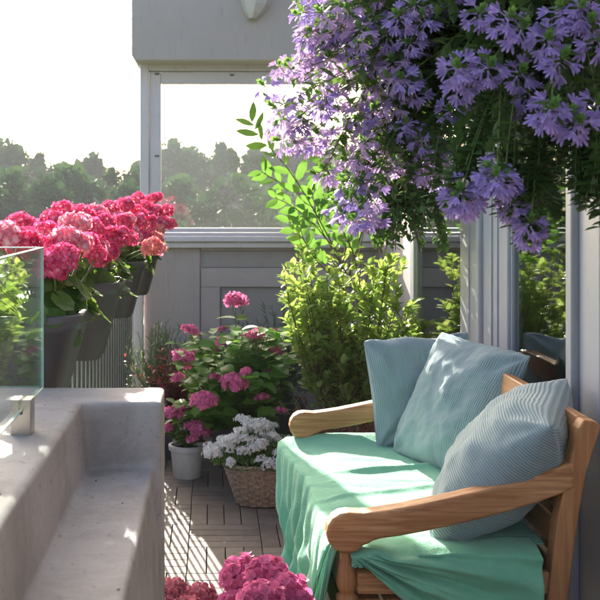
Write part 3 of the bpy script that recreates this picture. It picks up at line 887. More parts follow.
g3 = [ghead(110, 210, 4.0, 0, 1.1), ghead(126, 207, 4.1, 0, 1.1), ghead(138, 222, 4.0, 0, 1.1), ghead(130, 236, 3.9, 2, 1.2), ghead(143, 238, 4.0, 1, 1.1), ghead(100, 212, 4.2, 2), ghead(118, 218, 4.1, 2), ghead(148, 224, 4.2, 0), ghead(114, 228, 3.9, 0),
      ghead(152, 247, 3.7, 3, 1.1), ghead(156, 239, 4.0, 3, .9), ghead(136, 212, 4.2, 1), ghead(124, 222, 3.9, 0)]
g4 = [ghead(133, 204, 5.1, 0, 1.2), ghead(145, 208, 5.2, 0, 1.2), ghead(156, 212, 5.2, 1, 1.2), ghead(167, 211, 5.3, 0, 1.1), ghead(150, 219, 5.1, 0, 1.2), ghead(164, 223, 5.1, 1, 1.1), ghead(139, 199, 5.4, 0, 1.1), ghead(152, 200, 5.5, 0), ghead(122, 206, 5.2, 1, 1.2),
      ghead(158, 230, 5.0, 3, 1), ghead(142, 222, 5.0, 2, 1.1)]
geranium(2.20, 'crimson geranium in the dark planter nearest the glass railing', 1, g1, (.15, .17))
geranium(3.06, 'crimson geranium in the tapering dark planter second from the glass railing', 2, g2, (.14, .2))
geranium(4.18, 'crimson and salmon geranium in the third dark planter along the fence', 3, g3, (.14, .2))
geranium(5.22, 'deep crimson geranium in the farthest dark planter, beside the window post', 4, g4, (.14, .22))

# ------------------------------------------------------------------ hydrangea by the end wall
def pot(t, c, r0, r1, h, mat, rim=.008):
    b = MB(); b.lathe([(.0005, 0), (r0, 0), (r0+.002, .005), (r1*.985, h*.84), (r1+rim, h*.845), (r1+rim+.002, h*.99), (r1+rim-.002, h), (r1-.006, h), (r1-.01, h*.86)], c, 32)
    o = b.build('pot', mat, t, smooth=False)
    o.data.polygons.foreach_set('use_smooth', [True]*len(o.data.polygons)); 
    es = o.modifiers.new('es', 'EDGE_SPLIT'); es.split_angle = R(50)
    b = MB(); n = 24; b.add([V((c[0]+(r1-.008)*math.cos(2*PI*k/n), c[1]+(r1-.008)*math.sin(2*PI*k/n), c[2]+h*.87)) for k in range(n)], [tuple(range(n))]); b.build('soil', M['soil'], t)
def big_leaf(b, p, d, L, r):
    nn = (V((0, 0, 1))+rdir(r)*.35+V((0, -.25, 0))).normalized()
    b.blade(p, d, nn, L, L*.72, OVATE, -r.uniform(.1, .35), r.uniform(.12, .3))
hp = V((.14, 5.55, .022))
hy = empty('potted_hydrangea', hp, 'tall leafy hydrangea with several pink flower heads by the panelled wall', 'potted plant')
pot(hy, hp, .12, .16, .26, M['planter'])
lf = MB(); st = MB(); r = random.Random(11)
hyh = [(235, 301, 5.45, 1.05), (190, 331, 5.4, .8), (257, 336, 5.3, .95), (183, 360, 5.25, 1.05), (234, 384, 5.1, 1.15), (204, 402, 5.05, 1.1), (281, 411, 5.1, .5), (246, 338, 5.6, .6), (214, 352, 5.6, .55), (268, 372, 5.35, .55), (221, 330, 5.7, .5)]
tips = [(PX(x, y, Y), s) for (x, y, Y, s) in hyh+[(222, 343, 5.35, .6), (276, 352, 5.3, .55), (262, 398, 5.15, .6), (216, 378, 5.2, .6), (246, 372, 5.0, .5), (198, 348, 5.5, .6), (272, 333, 5.5, .5), (178, 378, 5.2, .6)]]
for (p, s) in tips:
    pts = bez(hp+V((r.uniform(-.06, .06), r.uniform(-.06, .06), .25)), (hp+p)/2+V((0, .0, .18)), p-V((0, 0, .015)), 10)
    st.tube(pts, .004, 5, .0025)
    put_head(HH[int(s*10) % 2], p, hy, s=s*.82)
    for k in range(5):
        q, d = along(pts, .45+.1*k); a = r.uniform(0, 6.28)
        for o_ in (0, PI):
            big_leaf(lf, q, V((math.cos(a+o_), math.sin(a+o_), r.uniform(.0, .4))), r.uniform(.07, .11), r)
for k in range(110):
    tp = PX(r.uniform(172, 294), r.uniform(326, 425), r.uniform(5.1, 5.7)); 
    if tp.x < 0 and tp.z > .75: tp.z -= .15
    pts = bez(hp+V((r.uniform(-.08, .08), r.uniform(-.08, .08), .2)), (hp+tp)/2+V((0, 0, .12)), tp, 8)
    st.tube(pts, .003, 5, .0018)
    for j in range(6):
        q, d = along(pts, .4+.6*j/5); a = r.uniform(0, 6.28)
        for o_ in (0, PI):
            big_leaf(lf, q, V((math.cos(a+o_), math.sin(a+o_)-.2, r.uniform(-.1, .4))), r.uniform(.05, .10), r)
lf.build('foliage', M['lf_hyd'], hy, smooth=True); st.build('stems', M['stem'], hy)

# small pink plant in the white pot
wp = V(((187-213)*5.29/1040, 5.32, .022))
wt = empty('potted_hydrangea', wp, 'small pink-flowered plant in a round white pot beside the parapet', 'potted plant')
pot(wt, wp, .068, .086, .165, M['white_pot'])
lf = MB(); st = MB(); r = random.Random(12)
for (x, y, Y, s) in ((171, 415, 5.25, .8), (197, 430, 5.2, .85), (181, 411, 5.35, .6), (168, 428, 5.3, .4), (193, 440, 5.2, .5)):
    p = PX(x, y, Y); pts = bez(wp+V((0, 0, .15)), (wp+p)/2+V((0, 0, .1)), p, 6); st.tube(pts, .0025, 5); put_head(HH[0], p, wt, s=s)
for k in range(40):
    tp = wp+V((r.gauss(0, .075), r.gauss(0, .06), r.uniform(.17, .33)))
    pts = bez(wp+V((0, 0, .14)), (wp+tp)/2+V((0, 0, .08)), tp, 5); st.tube(pts, .002, 4)
    for j in range(3): big_leaf(lf, along(pts, .6+.2*j)[0], rdir(r, -.3, .5), r.uniform(.035, .06), r)
lf.build('foliage', M['lf_ger'], wt, smooth=True); st.build('stems', M['stem'], wt)

# dark red leaved plant
rp = V((-.22, 5.75, .022)); rt = empty('red_leaf_plant', rp, 'dark red leaved plant behind the white pot', 'potted plant')
pot(rt, rp, .09, .12, .2, M['planter']); lf = MB(); st = MB(); r = random.Random(13)
for k in range(60):
    tp = rp+V((r.gauss(.02, .11), r.gauss(0, .08), r.uniform(.3, .62)))
    pts = bez(rp+V((0, 0, .18)), (rp+tp)/2+V((0, 0, .06)), tp, 6); st.tube(pts, .0022, 4)
    leaves_on(lf, pts, 12, .045, .020, SMALL, .35, 1, .5, -.2, .2, r)
lf.build('foliage', M['lf_red'], rt); st.build('stems', M['stem_brown'], rt)

# spiky grey-green plant in the corner
sp = V((-.33, 6.0, .022)); stt = empty('lavender_plant', sp, 'spiky grey-green lavender in the corner beyond the parapet', 'potted plant')
pot(stt, sp, .10, .13, .24, M['terracotta']); lf = MB(); r = random.Random(14)
for k in range(80):
    tp = sp+V((r.gauss(.02, .13), r.gauss(0, .08), r.uniform(.42, .72)))
    pts = bez(sp+V((r.uniform(-.05, .05), 0, .22)), (sp+tp)/2+V((0, 0, .1)), tp, 6); lf.tube(pts, .0018, 4)
    leaves_on(lf, pts, 22, .05, .006, GRASS, .3, 1, 1.1, -.1, 0, r)
lf.build('foliage', M['lf_grey'], stt)
# wispy grasses behind the hydrangea
gp = V((.42, 6.15, .022)); gt = empty('lavender_plant', gp, 'wispy grey-green plant against the recessed wall panel behind the hydrangea', 'potted plant')
pot(gt, gp, .10, .13, .24, M['planter']); lf = MB(); r = random.Random(15)
for k in range(70):
    tp = gp+V((r.gauss(0, .15), r.gauss(0, .06), r.uniform(.4, .80)))
    pts = bez(gp+V((r.uniform(-.05, .05), 0, .22)), (gp+tp)/2+V((0, 0, .1)), tp, 6); lf.tube(pts, .0018, 4)
    leaves_on(lf, pts, 20, .05, .008, GRASS, .3, 1, 1.0, -.1, 0, r)
lf.build('foliage', M['lf_grey'], gt)
# red stemmed plant right of the hydrangea, under the golden shrub
qp = V((.62, 4.78, .022)); qt = empty('red_leaf_plant', qp, 'bronze and red leaved plant between the bench arm and the golden shrub', 'potted plant')
pot(qt, qp, .10, .13, .22, M['planter']); lf = MB(); st = MB(); r = random.Random(16)
for k in range(70):
    tp = qp+V((r.gauss(-.04, .14), r.gauss(.05, .1), r.uniform(.25, .50)))
    pts = bez(qp+V((0, 0, .18)), (qp+tp)/2+V((0, 0, .06)), tp, 6); st.tube(pts, .0022, 4)
    leaves_on(lf, pts, 12, .035, .013, SMALL, .3, 1, .6, -.2, .2, r, mi=0 if r.random() < .5 else 1)
lf.build('foliage', None, qt, mats=[M['lf_red'], M['lf_dark']]); st.build('stems', M['stem_brown'], qt)

# ------------------------------------------------------------------ white alyssum in a wicker basket
bc = V((.24, 4.86, .022))
al = empty('alyssum_basket', bc, 'white alyssum spilling over a woven wicker basket on the deck', 'planter basket')
b = MB(); rows = 13; H = .185; nst = 30
def bask(an, t, off=0):
    w = .125+.065*t+off; l = .105+.05*t+off
    ca, sa = math.cos(an), math.sin(an); k = (abs(ca)**3.2+abs(sa)**3.2)**(-1/3.2)
    return V((bc.x+ca*k*w, bc.y+sa*k*l, bc.z+.006+H*t))
for row in range(rows):
    for half in (0, 1):
        ptsw = []
        for k in range(nst*4):
            an = 2*PI*k/(nst*4); ph = (k/4*PI)+(PI if (row+half) % 2 else 0)
            p = bask(an, (row+.25+.5*half)/rows, .004*math.sin(ph)); ptsw.append(p+V((0, 0, .001*math.sin(k*1.7+row))))
        ptsw.append(ptsw[0]); b.tube(ptsw, .0044, 5, cap=False)
b.build('weave', M['wicker'], al, smooth=True)
b = MB()
for k in range(nst): b.tube([bask(2*PI*k/nst, t) for t in (0, .5, 1.03)], .0045, 5)
b.build('uprights', M['wicker'], al, smooth=True)
b = MB()
for s in (0, 1, 2):
    b.tube([bask(2*PI*k/72, 1.02+.03*math.sin(k*.9+s*2.1), .006*math.cos(k*.9+s*2.1)) for k in range(73)], .006, 6, cap=False)
b.build('rim', M['wicker'], al, smooth=True)
b = MB(); ptss = [bask(2*PI*k/40, .8, -.012) for k in range(40)]; b.add(ptss, [tuple(range(40))]); b.add([bask(2*PI*k/40, .02, -.006) for k in range(40)], [tuple(range(40))]); b.build('soil', M['soil'], al)
lf = MB(); st = MB(); r = random.Random(17)
cl = []
for k in range(96):
    a = r.uniform(0, 6.28); q = math.sqrt(r.random()); 
    x = .25*q*math.cos(a)-.035; y = .18*q*math.sin(a)-.03; z = .20+.20*(1-q*q)*r.uniform(.55, 1)+r.uniform(-.02, .03)
    p = bc+V((x, y, z)); pts = bez(bc+V((x*.3, y*.3, .16)), bc+V((x*.7, y*.7, z+.02)), p, 5)
    st.tube(pts, .0013, 4); leaves_on(lf, pts, 10, .020, .006, SMALL, .2, 1, .7, -.1, .2, r)
    put_head(AH[k % 2], p, al, s=r.uniform(.8, 1.5))
for k in range(1500):
    a = r.uniform(0, 6.28); q = math.sqrt(r.random())
    p = bc+V((.22*q*math.cos(a)-.02, .16*q*math.sin(a)-.02, .19+.16*(1-q*q)*r.random())); lf.blade(p, rdir(r, -.2, 1), rdir(r, 0, 1), .022, .008, SMALL, -.1, .2)
lf.build('foliage', M['lf_aly'], al); st.build('stems', M['stem'], al)

# ------------------------------------------------------------------ golden shrub
gc = V((.68, 5.30, .022))
gs = empty('golden_shrub', gc, 'upright golden-green small-leaved shrub lit from behind, left of the glazed doors', 'shrub')
pot(gs, gc, .13, .17, .30, M['terracotta'])
lf = MB(); st = MB(); r = random.Random(18)
def tipz(x):    # outline: two lobes, gap between them
    if x < 318: return 234+abs(x-300)*.9
    if x < 330: return 275
    if x < 400: return 236+(max(0, x-378))*1.2
    return 285+(x-400)*1.5
for k in range(72):
    x = r.uniform(282, 428); Yt = r.uniform(5.02, 5.5)
    y = tipz(x)+abs(r.gauss(0, 1))*44
    tp = PX(x, min(y, 400), Yt)
    ctrl = V((gc.x+(tp.x-gc.x)*.75, (gc.y+tp.y)/2, gc.z+(tp.z-gc.z)*.55))
    pts = bez(gc+V((r.uniform(-.09, .09), r.uniform(-.09, .09), .27)), ctrl, tp, 12)
    st.tube(pts, .0045, 5, .0015)
    leaves_on(lf, pts, 26, .052, .033, SMALL, .2, 1, .7, -.15, .3, r)
    for j in range(7):
        q, d = along(pts, r.uniform(.2, .98)); s = rdir(r, .1, .9)
        tw = [q, q+s*.03, q+s*.05+V((0, 0, .012)), q+s*.07+V((0, 0, .03))]
        st.tube(tw, .0013, 4)
        leaves_on(lf, tw, 8, .049, .031, SMALL, .3, 1, .9, -.15, .3, r)
lf.build('foliage', M['lf_shrub'], gs); st.build('stems', M['stem_brown'], gs)

# tall lance leaved plant arching left over the window
oc = V((.88, 5.75, .022)); ol = empty('oleander', oc, 'tall lance-leaved plant arching left in front of the window', 'shrub')
pot(ol, oc, .12, .15, .28, M['terracotta'])
lf = MB(); st = MB(); r = random.Random(19)
def branch(pxs, Y, side=None, n=12, L=.125, W=.042):
    pts = [PX(x, y, Y+.45-.06*i) for i, (x, y) in enumerate(pxs)]
    sm = []
    for i in range(len(pts)-1):
        for k in range(4):
            t = k/4; a = pts[max(i-1, 0)]; b_ = pts[i]; c = pts[i+1]; d = pts[min(i+2, len(pts)-1)]
            sm.append(.5*((2*b_)+(c-a)*t+(2*a-5*b_+4*c-d)*t*t+(3*b_-a-3*c+d)*t**3))
    sm.append(pts[-1])
    st.tube(sm, .0034, 6, .0016)
    for k in range(n):
        q, d = along(sm, .3+.7*k/(n-1)); sd = 1 if k % 2 else -1
        pr = d.cross(V((0, 1, 0))).normalized()*sd
        dd = (d*.8+pr*r.uniform(.5, .9)+rdir(r)*.25).normalized()
        nn = (V((0, -1, .3))+rdir(r)*.6).normalized()
        s = r.uniform(.75, 1.15); lf.blade(q, dd, nn, L*s, W*s, LANCE, r.uniform(-.25, .15), .18)
st.tube([oc+V((0, 0, .25)), oc+V((-.05, -.1, .7)), PX(352, 285, 5.45)], .007, 6, .004)
branch([(352, 285), (330, 240), (308, 200), (285, 165), (262, 140), (252, 122)], 4.95, n=15)
branch([(335, 250), (312, 222), (290, 205), (275, 198)], 4.95, n=9, L=.09)
branch([(352, 285), (345, 235), (335, 195), (325, 165)], 5.0, n=12, L=.09)
branch([(352, 285), (365, 225), (372, 180), (368, 150)], 5.1, n=14, L=.09)
branch([(352, 285), (322, 262), (300, 235), (288, 218)], 5.05, n=9, L=.09)
branch([(365, 270), (350, 215), (348, 180)], 5.15, n=12, L=.1)
branch([(352, 285), (330, 245), (318, 222), (312, 190)], 5.0, n=13, L=.11)
branch([(345, 290), (318, 262), (304, 240), (300, 222)], 4.95, n=11, L=.10)
branch([(360, 285), (352, 250), (338, 222), (330, 200)], 4.9, n=13, L=.11)
branch([(365, 285), (375, 245), (382, 215), (380, 190)], 4.95, n=13, L=.10)
branch([(308, 200), (290, 188), (272, 178), (262, 172)], 4.97, n=8, L=.11)
lf.build('foliage', M['lf_lance'], ol, smooth=True); st.build('stems', M['stem_brown'], ol)

# dark climber by the door corner, above the golden shrub
cc = V((.62, 5.66, .022)); cm = empty('climbing_plant', cc, 'dark small-leaved climber hanging beside the door corner above the golden shrub', 'climbing plant')
pot(cm, cc, .10, .13, .24, M['terracotta'])
lf = MB(); st = MB(); r = random.Random(20)
st.tube(bez(cc+V((0, 0, .2)), V((.60, 5.6, 1.0)), V((.80, 4.9, 1.75)), 12), .005, 6, .003)
st.tube(bez(cc+V((0, 0, .2)), V((.66, 5.6, 1.1)), V((.92, 4.9, 1.8)), 12), .006, 6, .004)
for k in range(130):
    a = V((r.uniform(.72, 1.0), r.uniform(4.45, 4.8), r.uniform(1.45, 2.0)))
    x = r.uniform(338, 448); y = r.uniform(165, 252)
    if x < 372: y = r.uniform(160, 232)
    tp = PX(x, y, r.uniform(4.3, 4.75)); pts = bez(a, (a+tp)/2+V((0, 0, .06)), tp, 8)
    st.tube(pts, .0018, 4); leaves_on(lf, pts, 32, .042, .024, SMALL, .05, 1, .6, -.2, .25, r)
for k in range(28):  # extra sprays added for the light: they shade the doors, dapple the cushions
    tp = V((r.uniform(.45, 1.0), r.uniform(4.95, 5.45), r.uniform(1.36, 2.2)))
    a = V((r.uniform(.75, .95), 5.0, tp.z-r.uniform(-.1, .3))); pts = bez(a, (a+tp)/2+V((0, 0, .05)), tp, 7)
    st.tube(pts, .0018, 4); leaves_on(lf, pts, 20, .046, .026, SMALL, .1, 1, .6, -.2, .25, r)
st.tube(bez(cc+V((0, 0, .2)), V((.70, 5.6, 1.0)), V((.74, 5.3, 1.9)), 12), .005, 6, .003)
lf.build('foliage', M['lf_dark'], cm); st.build('stems', M['stem_brown'], cm)

# ------------------------------------------------------------------ hanging basket of fan flowers
hc = V((.58, 1.85, 1.72))
hbk = empty('hanging_basket', hc, 'large hanging basket overflowing with purple fan flowers in front of the doors', 'hanging basket')
b = MB(); b.lathe([(.001, -.12), (.06, -.118), (.12, -.08), (.15, -.02), (.16, .03), (.155, .035), (.14, -.01)], hc, 30); b.build('basket', M['black_plastic'], hbk, smooth=True)
b = MB(); b.lathe([(.001, .02), (.15, .015)], hc, 30); b.build('soil', M['soil'], hbk)
b = MB()
for k in range(3):
    a = 2*PI*k/3; b.tube([hc+V((.155*math.cos(a), .155*math.sin(a), .03)), V((hc.x, hc.y, 2.45))], .002, 5)
b.tube([V((hc.x, hc.y, 2.45)), V((hc.x, hc.y, 2.625))], .003, 6); b.build('chain', M['metal'], hbk)
lf = MB(); st = MB(); r = random.Random(21)
heads = []
# sunlit left sprays
for (x, y, Y) in ((298, 63, 1.70), (265, 86, 1.66), (276, 108, 1.62), (286, 124, 1.66), (297, 143, 1.70), (281, 140, 1.7), (322, 83, 1.70), (334, 98, 1.72), (345, 78, 1.74), (318, 105, 1.75), (340, 122, 1.78), (325, 134, 1.8), (349, 138, 1.75), (360, 120, 1.72),
                  (326, 170, 1.74), (318, 176, 1.76), (348, 160, 1.76), (352, 174, 1.72), (360, 184, 1.7), (350, 197, 1.7), (366, 202, 1.68), (344, 214, 1.72), (358, 217, 1.66), (372, 214, 1.7), (336, 205, 1.75), (374, 186, 1.8), (338, 150, 1.82), (310, 92, 1.8),
                  (384, 166, 1.8), (392, 144, 1.74), (400, 130, 1.7), (412, 150, 1.72), (420, 138, 1.66), (406, 170, 1.75), (428, 152, 1.7), (386, 126, 1.76), (420, 168, 1.7), (375, 140, 1.8), (432, 172, 1.74),
                  # top band
                  (300, 14, 1.66), (312, 32, 1.66), (322, 12, 1.62), (334, 28, 1.68), (348, 10, 1.64), (360, 30, 1.62), (372, 14, 1.68), (386, 34, 1.66), (398, 16, 1.6), (340, 46, 1.7), (356, 58, 1.72), (374, 56, 1.7), (392, 62, 1.66), (330, 58, 1.7), (410, 42, 1.62), (403, 78, 1.62), (412, 92, 1.66), (396, 100, 1.7), (378, 84, 1.72), (376, 108, 1.7), (424, 18, 1.6), (415, 4, 1.6), (363, 84, 1.74), (310, 48, 1.72)):
    heads.append((x, y, Y))
# shaded right side, larger and facing the room
for (x, y, Y) in ((457, 66, 1.46), (470, 78, 1.48), (489, 66, 1.46), (460, 84, 1.5), (508, 18, 1.44), (522, 28, 1.44), (548, 38, 1.42), (562, 58, 1.42), (520, 72, 1.48), (528, 92, 1.5), (551, 108, 1.38), (548, 114, 1.4), (577, 122, 1.4), (568, 112, 1.4), (590, 20, 1.42), (598, 40, 1.42), (598, 104, 1.42), (580, 8, 1.42), (560, 12, 1.44),
                  (480, 12, 1.5), (497, 176, 1.42), (490, 170, 1.44), (504, 180, 1.43), (462, 190, 1.46), (456, 198, 1.47), (468, 200, 1.5), (512, 202, 1.5), (530, 222, 1.48), (528, 232, 1.5), (520, 210, 1.52)):
    heads.append((x, y, Y))
heads = heads[:100]
for i, (x, y, Y) in enumerate(heads):
    p = PX(x, y, Y)
    a = V((hc.x+r.uniform(-.1, .1), hc.y+r.uniform(-.1, .08), hc.z+.03))
    out_ = (p-a); out_.z = 0
    if out_.length < .05: out_ = V((-.3, -1, 0))
    out_.normalize()
    ctrl = a.lerp(p, .55)+V((0, 0, .06))
    if p.z < 1.5: ctrl = V(((a.x*.35+p.x*.65), (a.y*.35+p.y*.65), max(p.z+.1, a.z-.02)))
    pts = bez(a, ctrl, p, 10)
    st.tube(pts, .0012, 5, .0010)
    leaves_on(lf, pts, 46 if p.z < 1.5 else 26, .026, .011, SMALL, .25, 1, .5, -.15, .2, r)
    ax = (out_*.35+V((0, -.62, .62))+rdir(r)*.35) if x > 430 else (out_*.7+V((0, -.3, .45))+rdir(r)*.4)
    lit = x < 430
    put_head(SC[3+(i % 2)] if lit and r.random() < .6 else SC[i % 3], p, hbk, s=r.uniform(.9, 1.12)*(.92 if x > 430 else .84), rot=axis_rot(ax))  # left heads mostly take the petal colour that carries the sunlight
# the many smaller heads between them, as one part
def in_fl(x, y):
    if x < 330: return (y < 62 and x > 296) or (60 < y < 150 and x > 262+abs(y-100)*.3)
    if x < 400: return y < 222 if x < 372 else y < 178
    if x < 450: return y < 178
    return y < 112
ex = MB(); k = 0
while k < 150:
    x = r.uniform(262, 600); y = r.uniform(-10, 225)
    if not in_fl(x, y) or (x > 420 and r.random() < .5): continue
    if y > 150 and x < 330: continue
    k += 1
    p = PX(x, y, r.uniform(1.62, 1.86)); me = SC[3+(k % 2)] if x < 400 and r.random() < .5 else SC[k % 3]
    Mx = Matrix.Translation(p) @ V((0, 0, 1)).rotation_difference((rdir(r)*.5+V((-.35, -.3, .5))).normalized()).to_matrix().to_4x4() @ Matrix.Scale(r.uniform(.6, .8), 4)
    uvl = me.uv_layers[0].data; uvv = [(0, 0)]*len(me.vertices)
    for l in me.loops: uvv[l.vertex_index] = tuple(uvl[l.index].uv)
    off = len(ex.v); pink = me in (SC[3], SC[4])  # pink marks heads whose petal colour has the sunlight painted in
    ex.v += [Mx @ v.co for v in me.vertices]; ex.uv += uvv
    for pl in me.polygons:
        ex.f.append(tuple(i_+off for i_ in pl.vertices)); ex.mi.append(2 if pl.material_index == 1 else (1 if pink else 0))
    st.tube([p, p+V((.02, .03, -.02)), p+V((.05, .06, .0))], .0009, 4)
exo = ex.build('flower_heads', None, hbk, mats=[M['pt_scae'], M['pt_scae_sunlit'], M['lf_tip']]); exo['kind'] = 'stuff'
# leafy mass filling the basket
def inmass(x, y):
    if x < 290: return False
    if x < 330: return y < 50 and x > 300
    if x < 400: return y < 60+(x-330)*.9 or (y < 200 and x > 372)
    if x < 470: return y < 178
    if x < 540: return y < 165
    return y < 172+6*math.sin(x*.2)
cnt = 0
while cnt < 520:
    x = r.uniform(290, 640); y = r.uniform(-70, 205)
    if not inmass(x, y): continue
    cnt += 1
    Y = r.uniform(1.52, 2.1) if x > 420 else r.uniform(1.66, 2.0)
    p = PX(x, y, Y); a = V((hc.x+r.uniform(-.12, .12), hc.y+r.uniform(-.12, .12), hc.z))
    dlt = p-a
    s0 = a.lerp(p, .45)+V((0, 0, .04))
    pts = bez(s0, s0.lerp(p, .5)+V((0, 0, .03)), p, 6)
    st.tube(pts, .0008, 4)
    leaves_on(lf, pts, 24, .029, .0135, SMALL, 0, 1, .3, -.15, .2, r)
# trailing sprigs under the mass
for (x, y, Y) in ((528, 236, 1.5), (536, 200, 1.5), (455, 205, 1.47), (580, 205, 1.45), (592, 215, 1.42), (598, 190, 1.4), (574, 188, 1.45), (545, 205, 1.55), (505, 215, 1.52), (436, 196, 1.6), (410, 196, 1.7), (478, 186, 1.5), (560, 182, 1.5), (532, 246, 1.52), (604, 224, 1.4), (588, 200, 1.5), (515, 225, 1.55)):
    p = PX(x, y, Y)
    for q in range(3):
        a = PX(x+r.uniform(-14, 14), y-r.uniform(50, 90), Y+r.uniform(0, .2)); pts = bez(a, V((p.x, p.y, a.z-.02)), p+rdir(r)*.012, 8)
        st.tube(pts, .0007, 4); leaves_on(lf, pts, 44, .022, .010, SMALL, .0, 1, .3, -.1, .2, r)
lf.build('foliage', M['lf_scae'], hbk); st.build('stems', M['stem'], hbk)

# ------------------------------------------------------------------ hydrangeas in the foreground
def front_hyd(c, hs_, mi, label, seed):
    c = V(c); r = random.Random(seed)
    t = empty('potted_hydrangea', c, label, 'potted plant')
    pot(t, c, .10, .13, .22, M['terracotta'])
    lf = MB(); st = MB()
    for (x, y, Y, s) in hs_:
        p = PX(x, y+5, Y); pts = bez(c+V((r.uniform(-.05, .05), r.uniform(-.05, .05), .2)), (c+p)/2+V((0, 0, .06)), p, 8)
        st.tube(pts, .0035, 5); put_head(HB[mi], p, t, s=s*.74)
        for k in range(4):
            q, d = along(pts, .45+.12*k); a = r.uniform(0, 6.28)
            for o_ in (0, PI): big_leaf(lf, q, V((math.cos(a+o_), math.sin(a+o_), r.uniform(0, .3))), r.uniform(.06, .085), r)
    lf.build('foliage', M['lf_hyd'], t, smooth=True); st.build('stems', M['stem'], t)
front_hyd((.13, 2.36, .022), [(243, 572, 2.42, 1.0), (265, 574, 2.36, .95), (288, 592, 2.3, 1.0), (262, 600, 2.22, 1.0), (236, 606, 2.35, .9), (282, 622, 2.2, 1)], 0, 'bright pink hydrangea in the foreground beside the throw', 31)
front_hyd((-.045, 2.55, .022), [(172, 592, 2.5, .85), (200, 596, 2.46, .8), (186, 612, 2.4, .9), (208, 616, 2.4, .8), (166, 606, 2.45, .7)], 1, 'faded dusky red hydrangea in the foreground beside the parapet', 32)

# ------------------------------------------------------------------ land and trees beyond
b = MB(); n = 40
vs = []; fs = []
def tz(x, y): return -7.2+1.2*fbm(x*.01, y*.01, 2)*(1 if y > 20 else 0)
for j in range(n+1):
    for i in range(n+1):
        x = -600+1200*i/n; y = -200+1200*j/n; vs.append(V((x, y, tz(x, y))))
for j in range(n):
    for i in range(n): fs.append((j*(n+1)+i, j*(n+1)+i+1, (j+1)*(n+1)+i+1, (j+1)*(n+1)+i))
b.add(vs, fs); tag(b.build('ground', M['terrain'], smooth=True), kind='structure')

def tree_meshes(seed, h, w, mat, lance=False):
    r = random.Random(seed); cr = MB(); tr = MB()
    tr.tube([(0, 0, -.5), (.1*r.random(), 0, h*.3), (.2*r.random(), .1, h*.62), (0, 0, h*.92)], .24, 8, .05)
    cls = []
    for k in range(34):
        t = r.random(); z = h*(.22+.76*t)
        rad = w*.5*math.sin(PI*min(1, .12+.86*(1-t)))**.7*(.95 if t < .75 else .7)
        a = r.uniform(0, 6.28); q = r.uniform(.25, 1)
        c = V((rad*q*math.cos(a), rad*q*math.sin(a), z)); cls.append((c, w*r.uniform(.13, .22)))
        tr.tube([V((0, 0, z*.72)), c*.6+V((0, 0, z*.38)), c], .07, 5, .02)
    for (c, s) in cls:
        for q in range(230):
            d = rdir(r)*(r.random()**.55)
            p = c+V((d.x*s*1.15, d.y*s*1.15, d.z*s*.85))
            L = r.uniform(.22, .42)
            cr.blade(p, rdir(r), rdir(r), L, L*.8, SMALL, 0, .2)
        for q in range(9):
            cr.blade(c+rdir(r)*s*.45, rdir(r), rdir(r), s*1.1, s*1.0, SMALL, .2, .2)
    oc_ = cr.build('crown', mat, None); ot = tr.build('trunk', M['bark'], None)
    a, b_ = oc_.data, ot.data
    bpy.data.objects.remove(oc_); bpy.data.objects.remove(ot); return a, b_
TM = [tree_meshes(101, 13.5, 6.5, M['lf_tree']), tree_meshes(102, 14.5, 5.0, M['lf_tree']), tree_meshes(103, 12, 7.5, M['lf_tree2']), tree_meshes(104, 15, 4.6, M['lf_tree2'])]
def tree(x, Y, ytop, kind, label, rot, group='trees on the skyline'):
    """x, ytop: where in the photo the top shows"""
    X = (x-213)*Y/1040; ztop_ = 1.41-(ytop-205)*Y/1040
    hh = (13.5, 14.5, 12, 15)[kind]; z0 = tz(X, Y)-.2
    s = (ztop_-z0)/(hh*.985)
    o = empty('tree', (X, Y, z0), label, 'tree', group); o.scale = (s, s, s); o.rotation_euler = (0, 0, rot)
    for nm, me in (('crown', TM[kind][0]), ('trunk', TM[kind][1])):
        c = bpy.data.objects.new(nm, me); col.objects.link(c); c.parent = o
ords = ['first', 'second', 'third', 'fourth', 'fifth', 'sixth', 'seventh', 'eighth', 'ninth', 'tenth', 'eleventh', 'twelfth']
left = [(-42, 120, 158, 0), (-12, 122, 150, 2), (14, 118, 147, 0), (38, 124, 155, 3), (62, 118, 153, 1), (86, 120, 160, 0), (104, 122, 168, 3), (124, 84, 156, 1)]
for k, (x, Y, yt, kd) in enumerate(left):
    if k < 2: lab = 'hazy round tree at the left end of the skyline' if k == 1 else 'hazy tree beyond the left edge of the skyline'
    elif k == 7: lab = 'nearer dark green tree just left of the window post'
    else: lab = 'hazy tree on the open skyline, %s from the left' % ords[k-1]
    tree(x, Y, yt, kd, lab, k*1.3)
win = [(148, 126, 162, 2), (176, 116, 150, 2), (200, 120, 156, 0), (222, 112, 144, 3), (240, 116, 148, 1), (262, 112, 154, 0), (286, 116, 151, 2), (312, 112, 146, 3), (338, 118, 150, 0), (366, 114, 152, 1)]
for k, (x, Y, yt, kd) in enumerate(win):
    if k == 0: lab = 'hazy tree hidden behind the white window post'
    else: lab = 'hazy tree seen through the window, %s from the left' % ords[k-1]
    tree(x, Y, yt, kd, lab, k*2.1+.4)
# lower rows in front
low = [(-30, 178), (0, 182), (28, 176), (52, 184), (78, 178), (100, 186), (128, 190), (172, 188), (196, 184), (218, 190), (242, 186), (266, 182), (292, 188), (320, 186), (350, 190)]
k2 = 0
for k, (x, yt) in enumerate(low):
    Y = 66+(k*7 % 18)
    if x < 141: lab = 'low leafy tree in the nearer row over the flower boxes, %s from the left' % ords[k]
    else:
        lab = 'low leafy tree in the nearer row behind the window glass, %s from the left' % ords[k2]; k2 += 1
    tree(x, Y, yt, (0, 2, 1)[k % 3], lab, k*.9, 'trees in the nearer row')
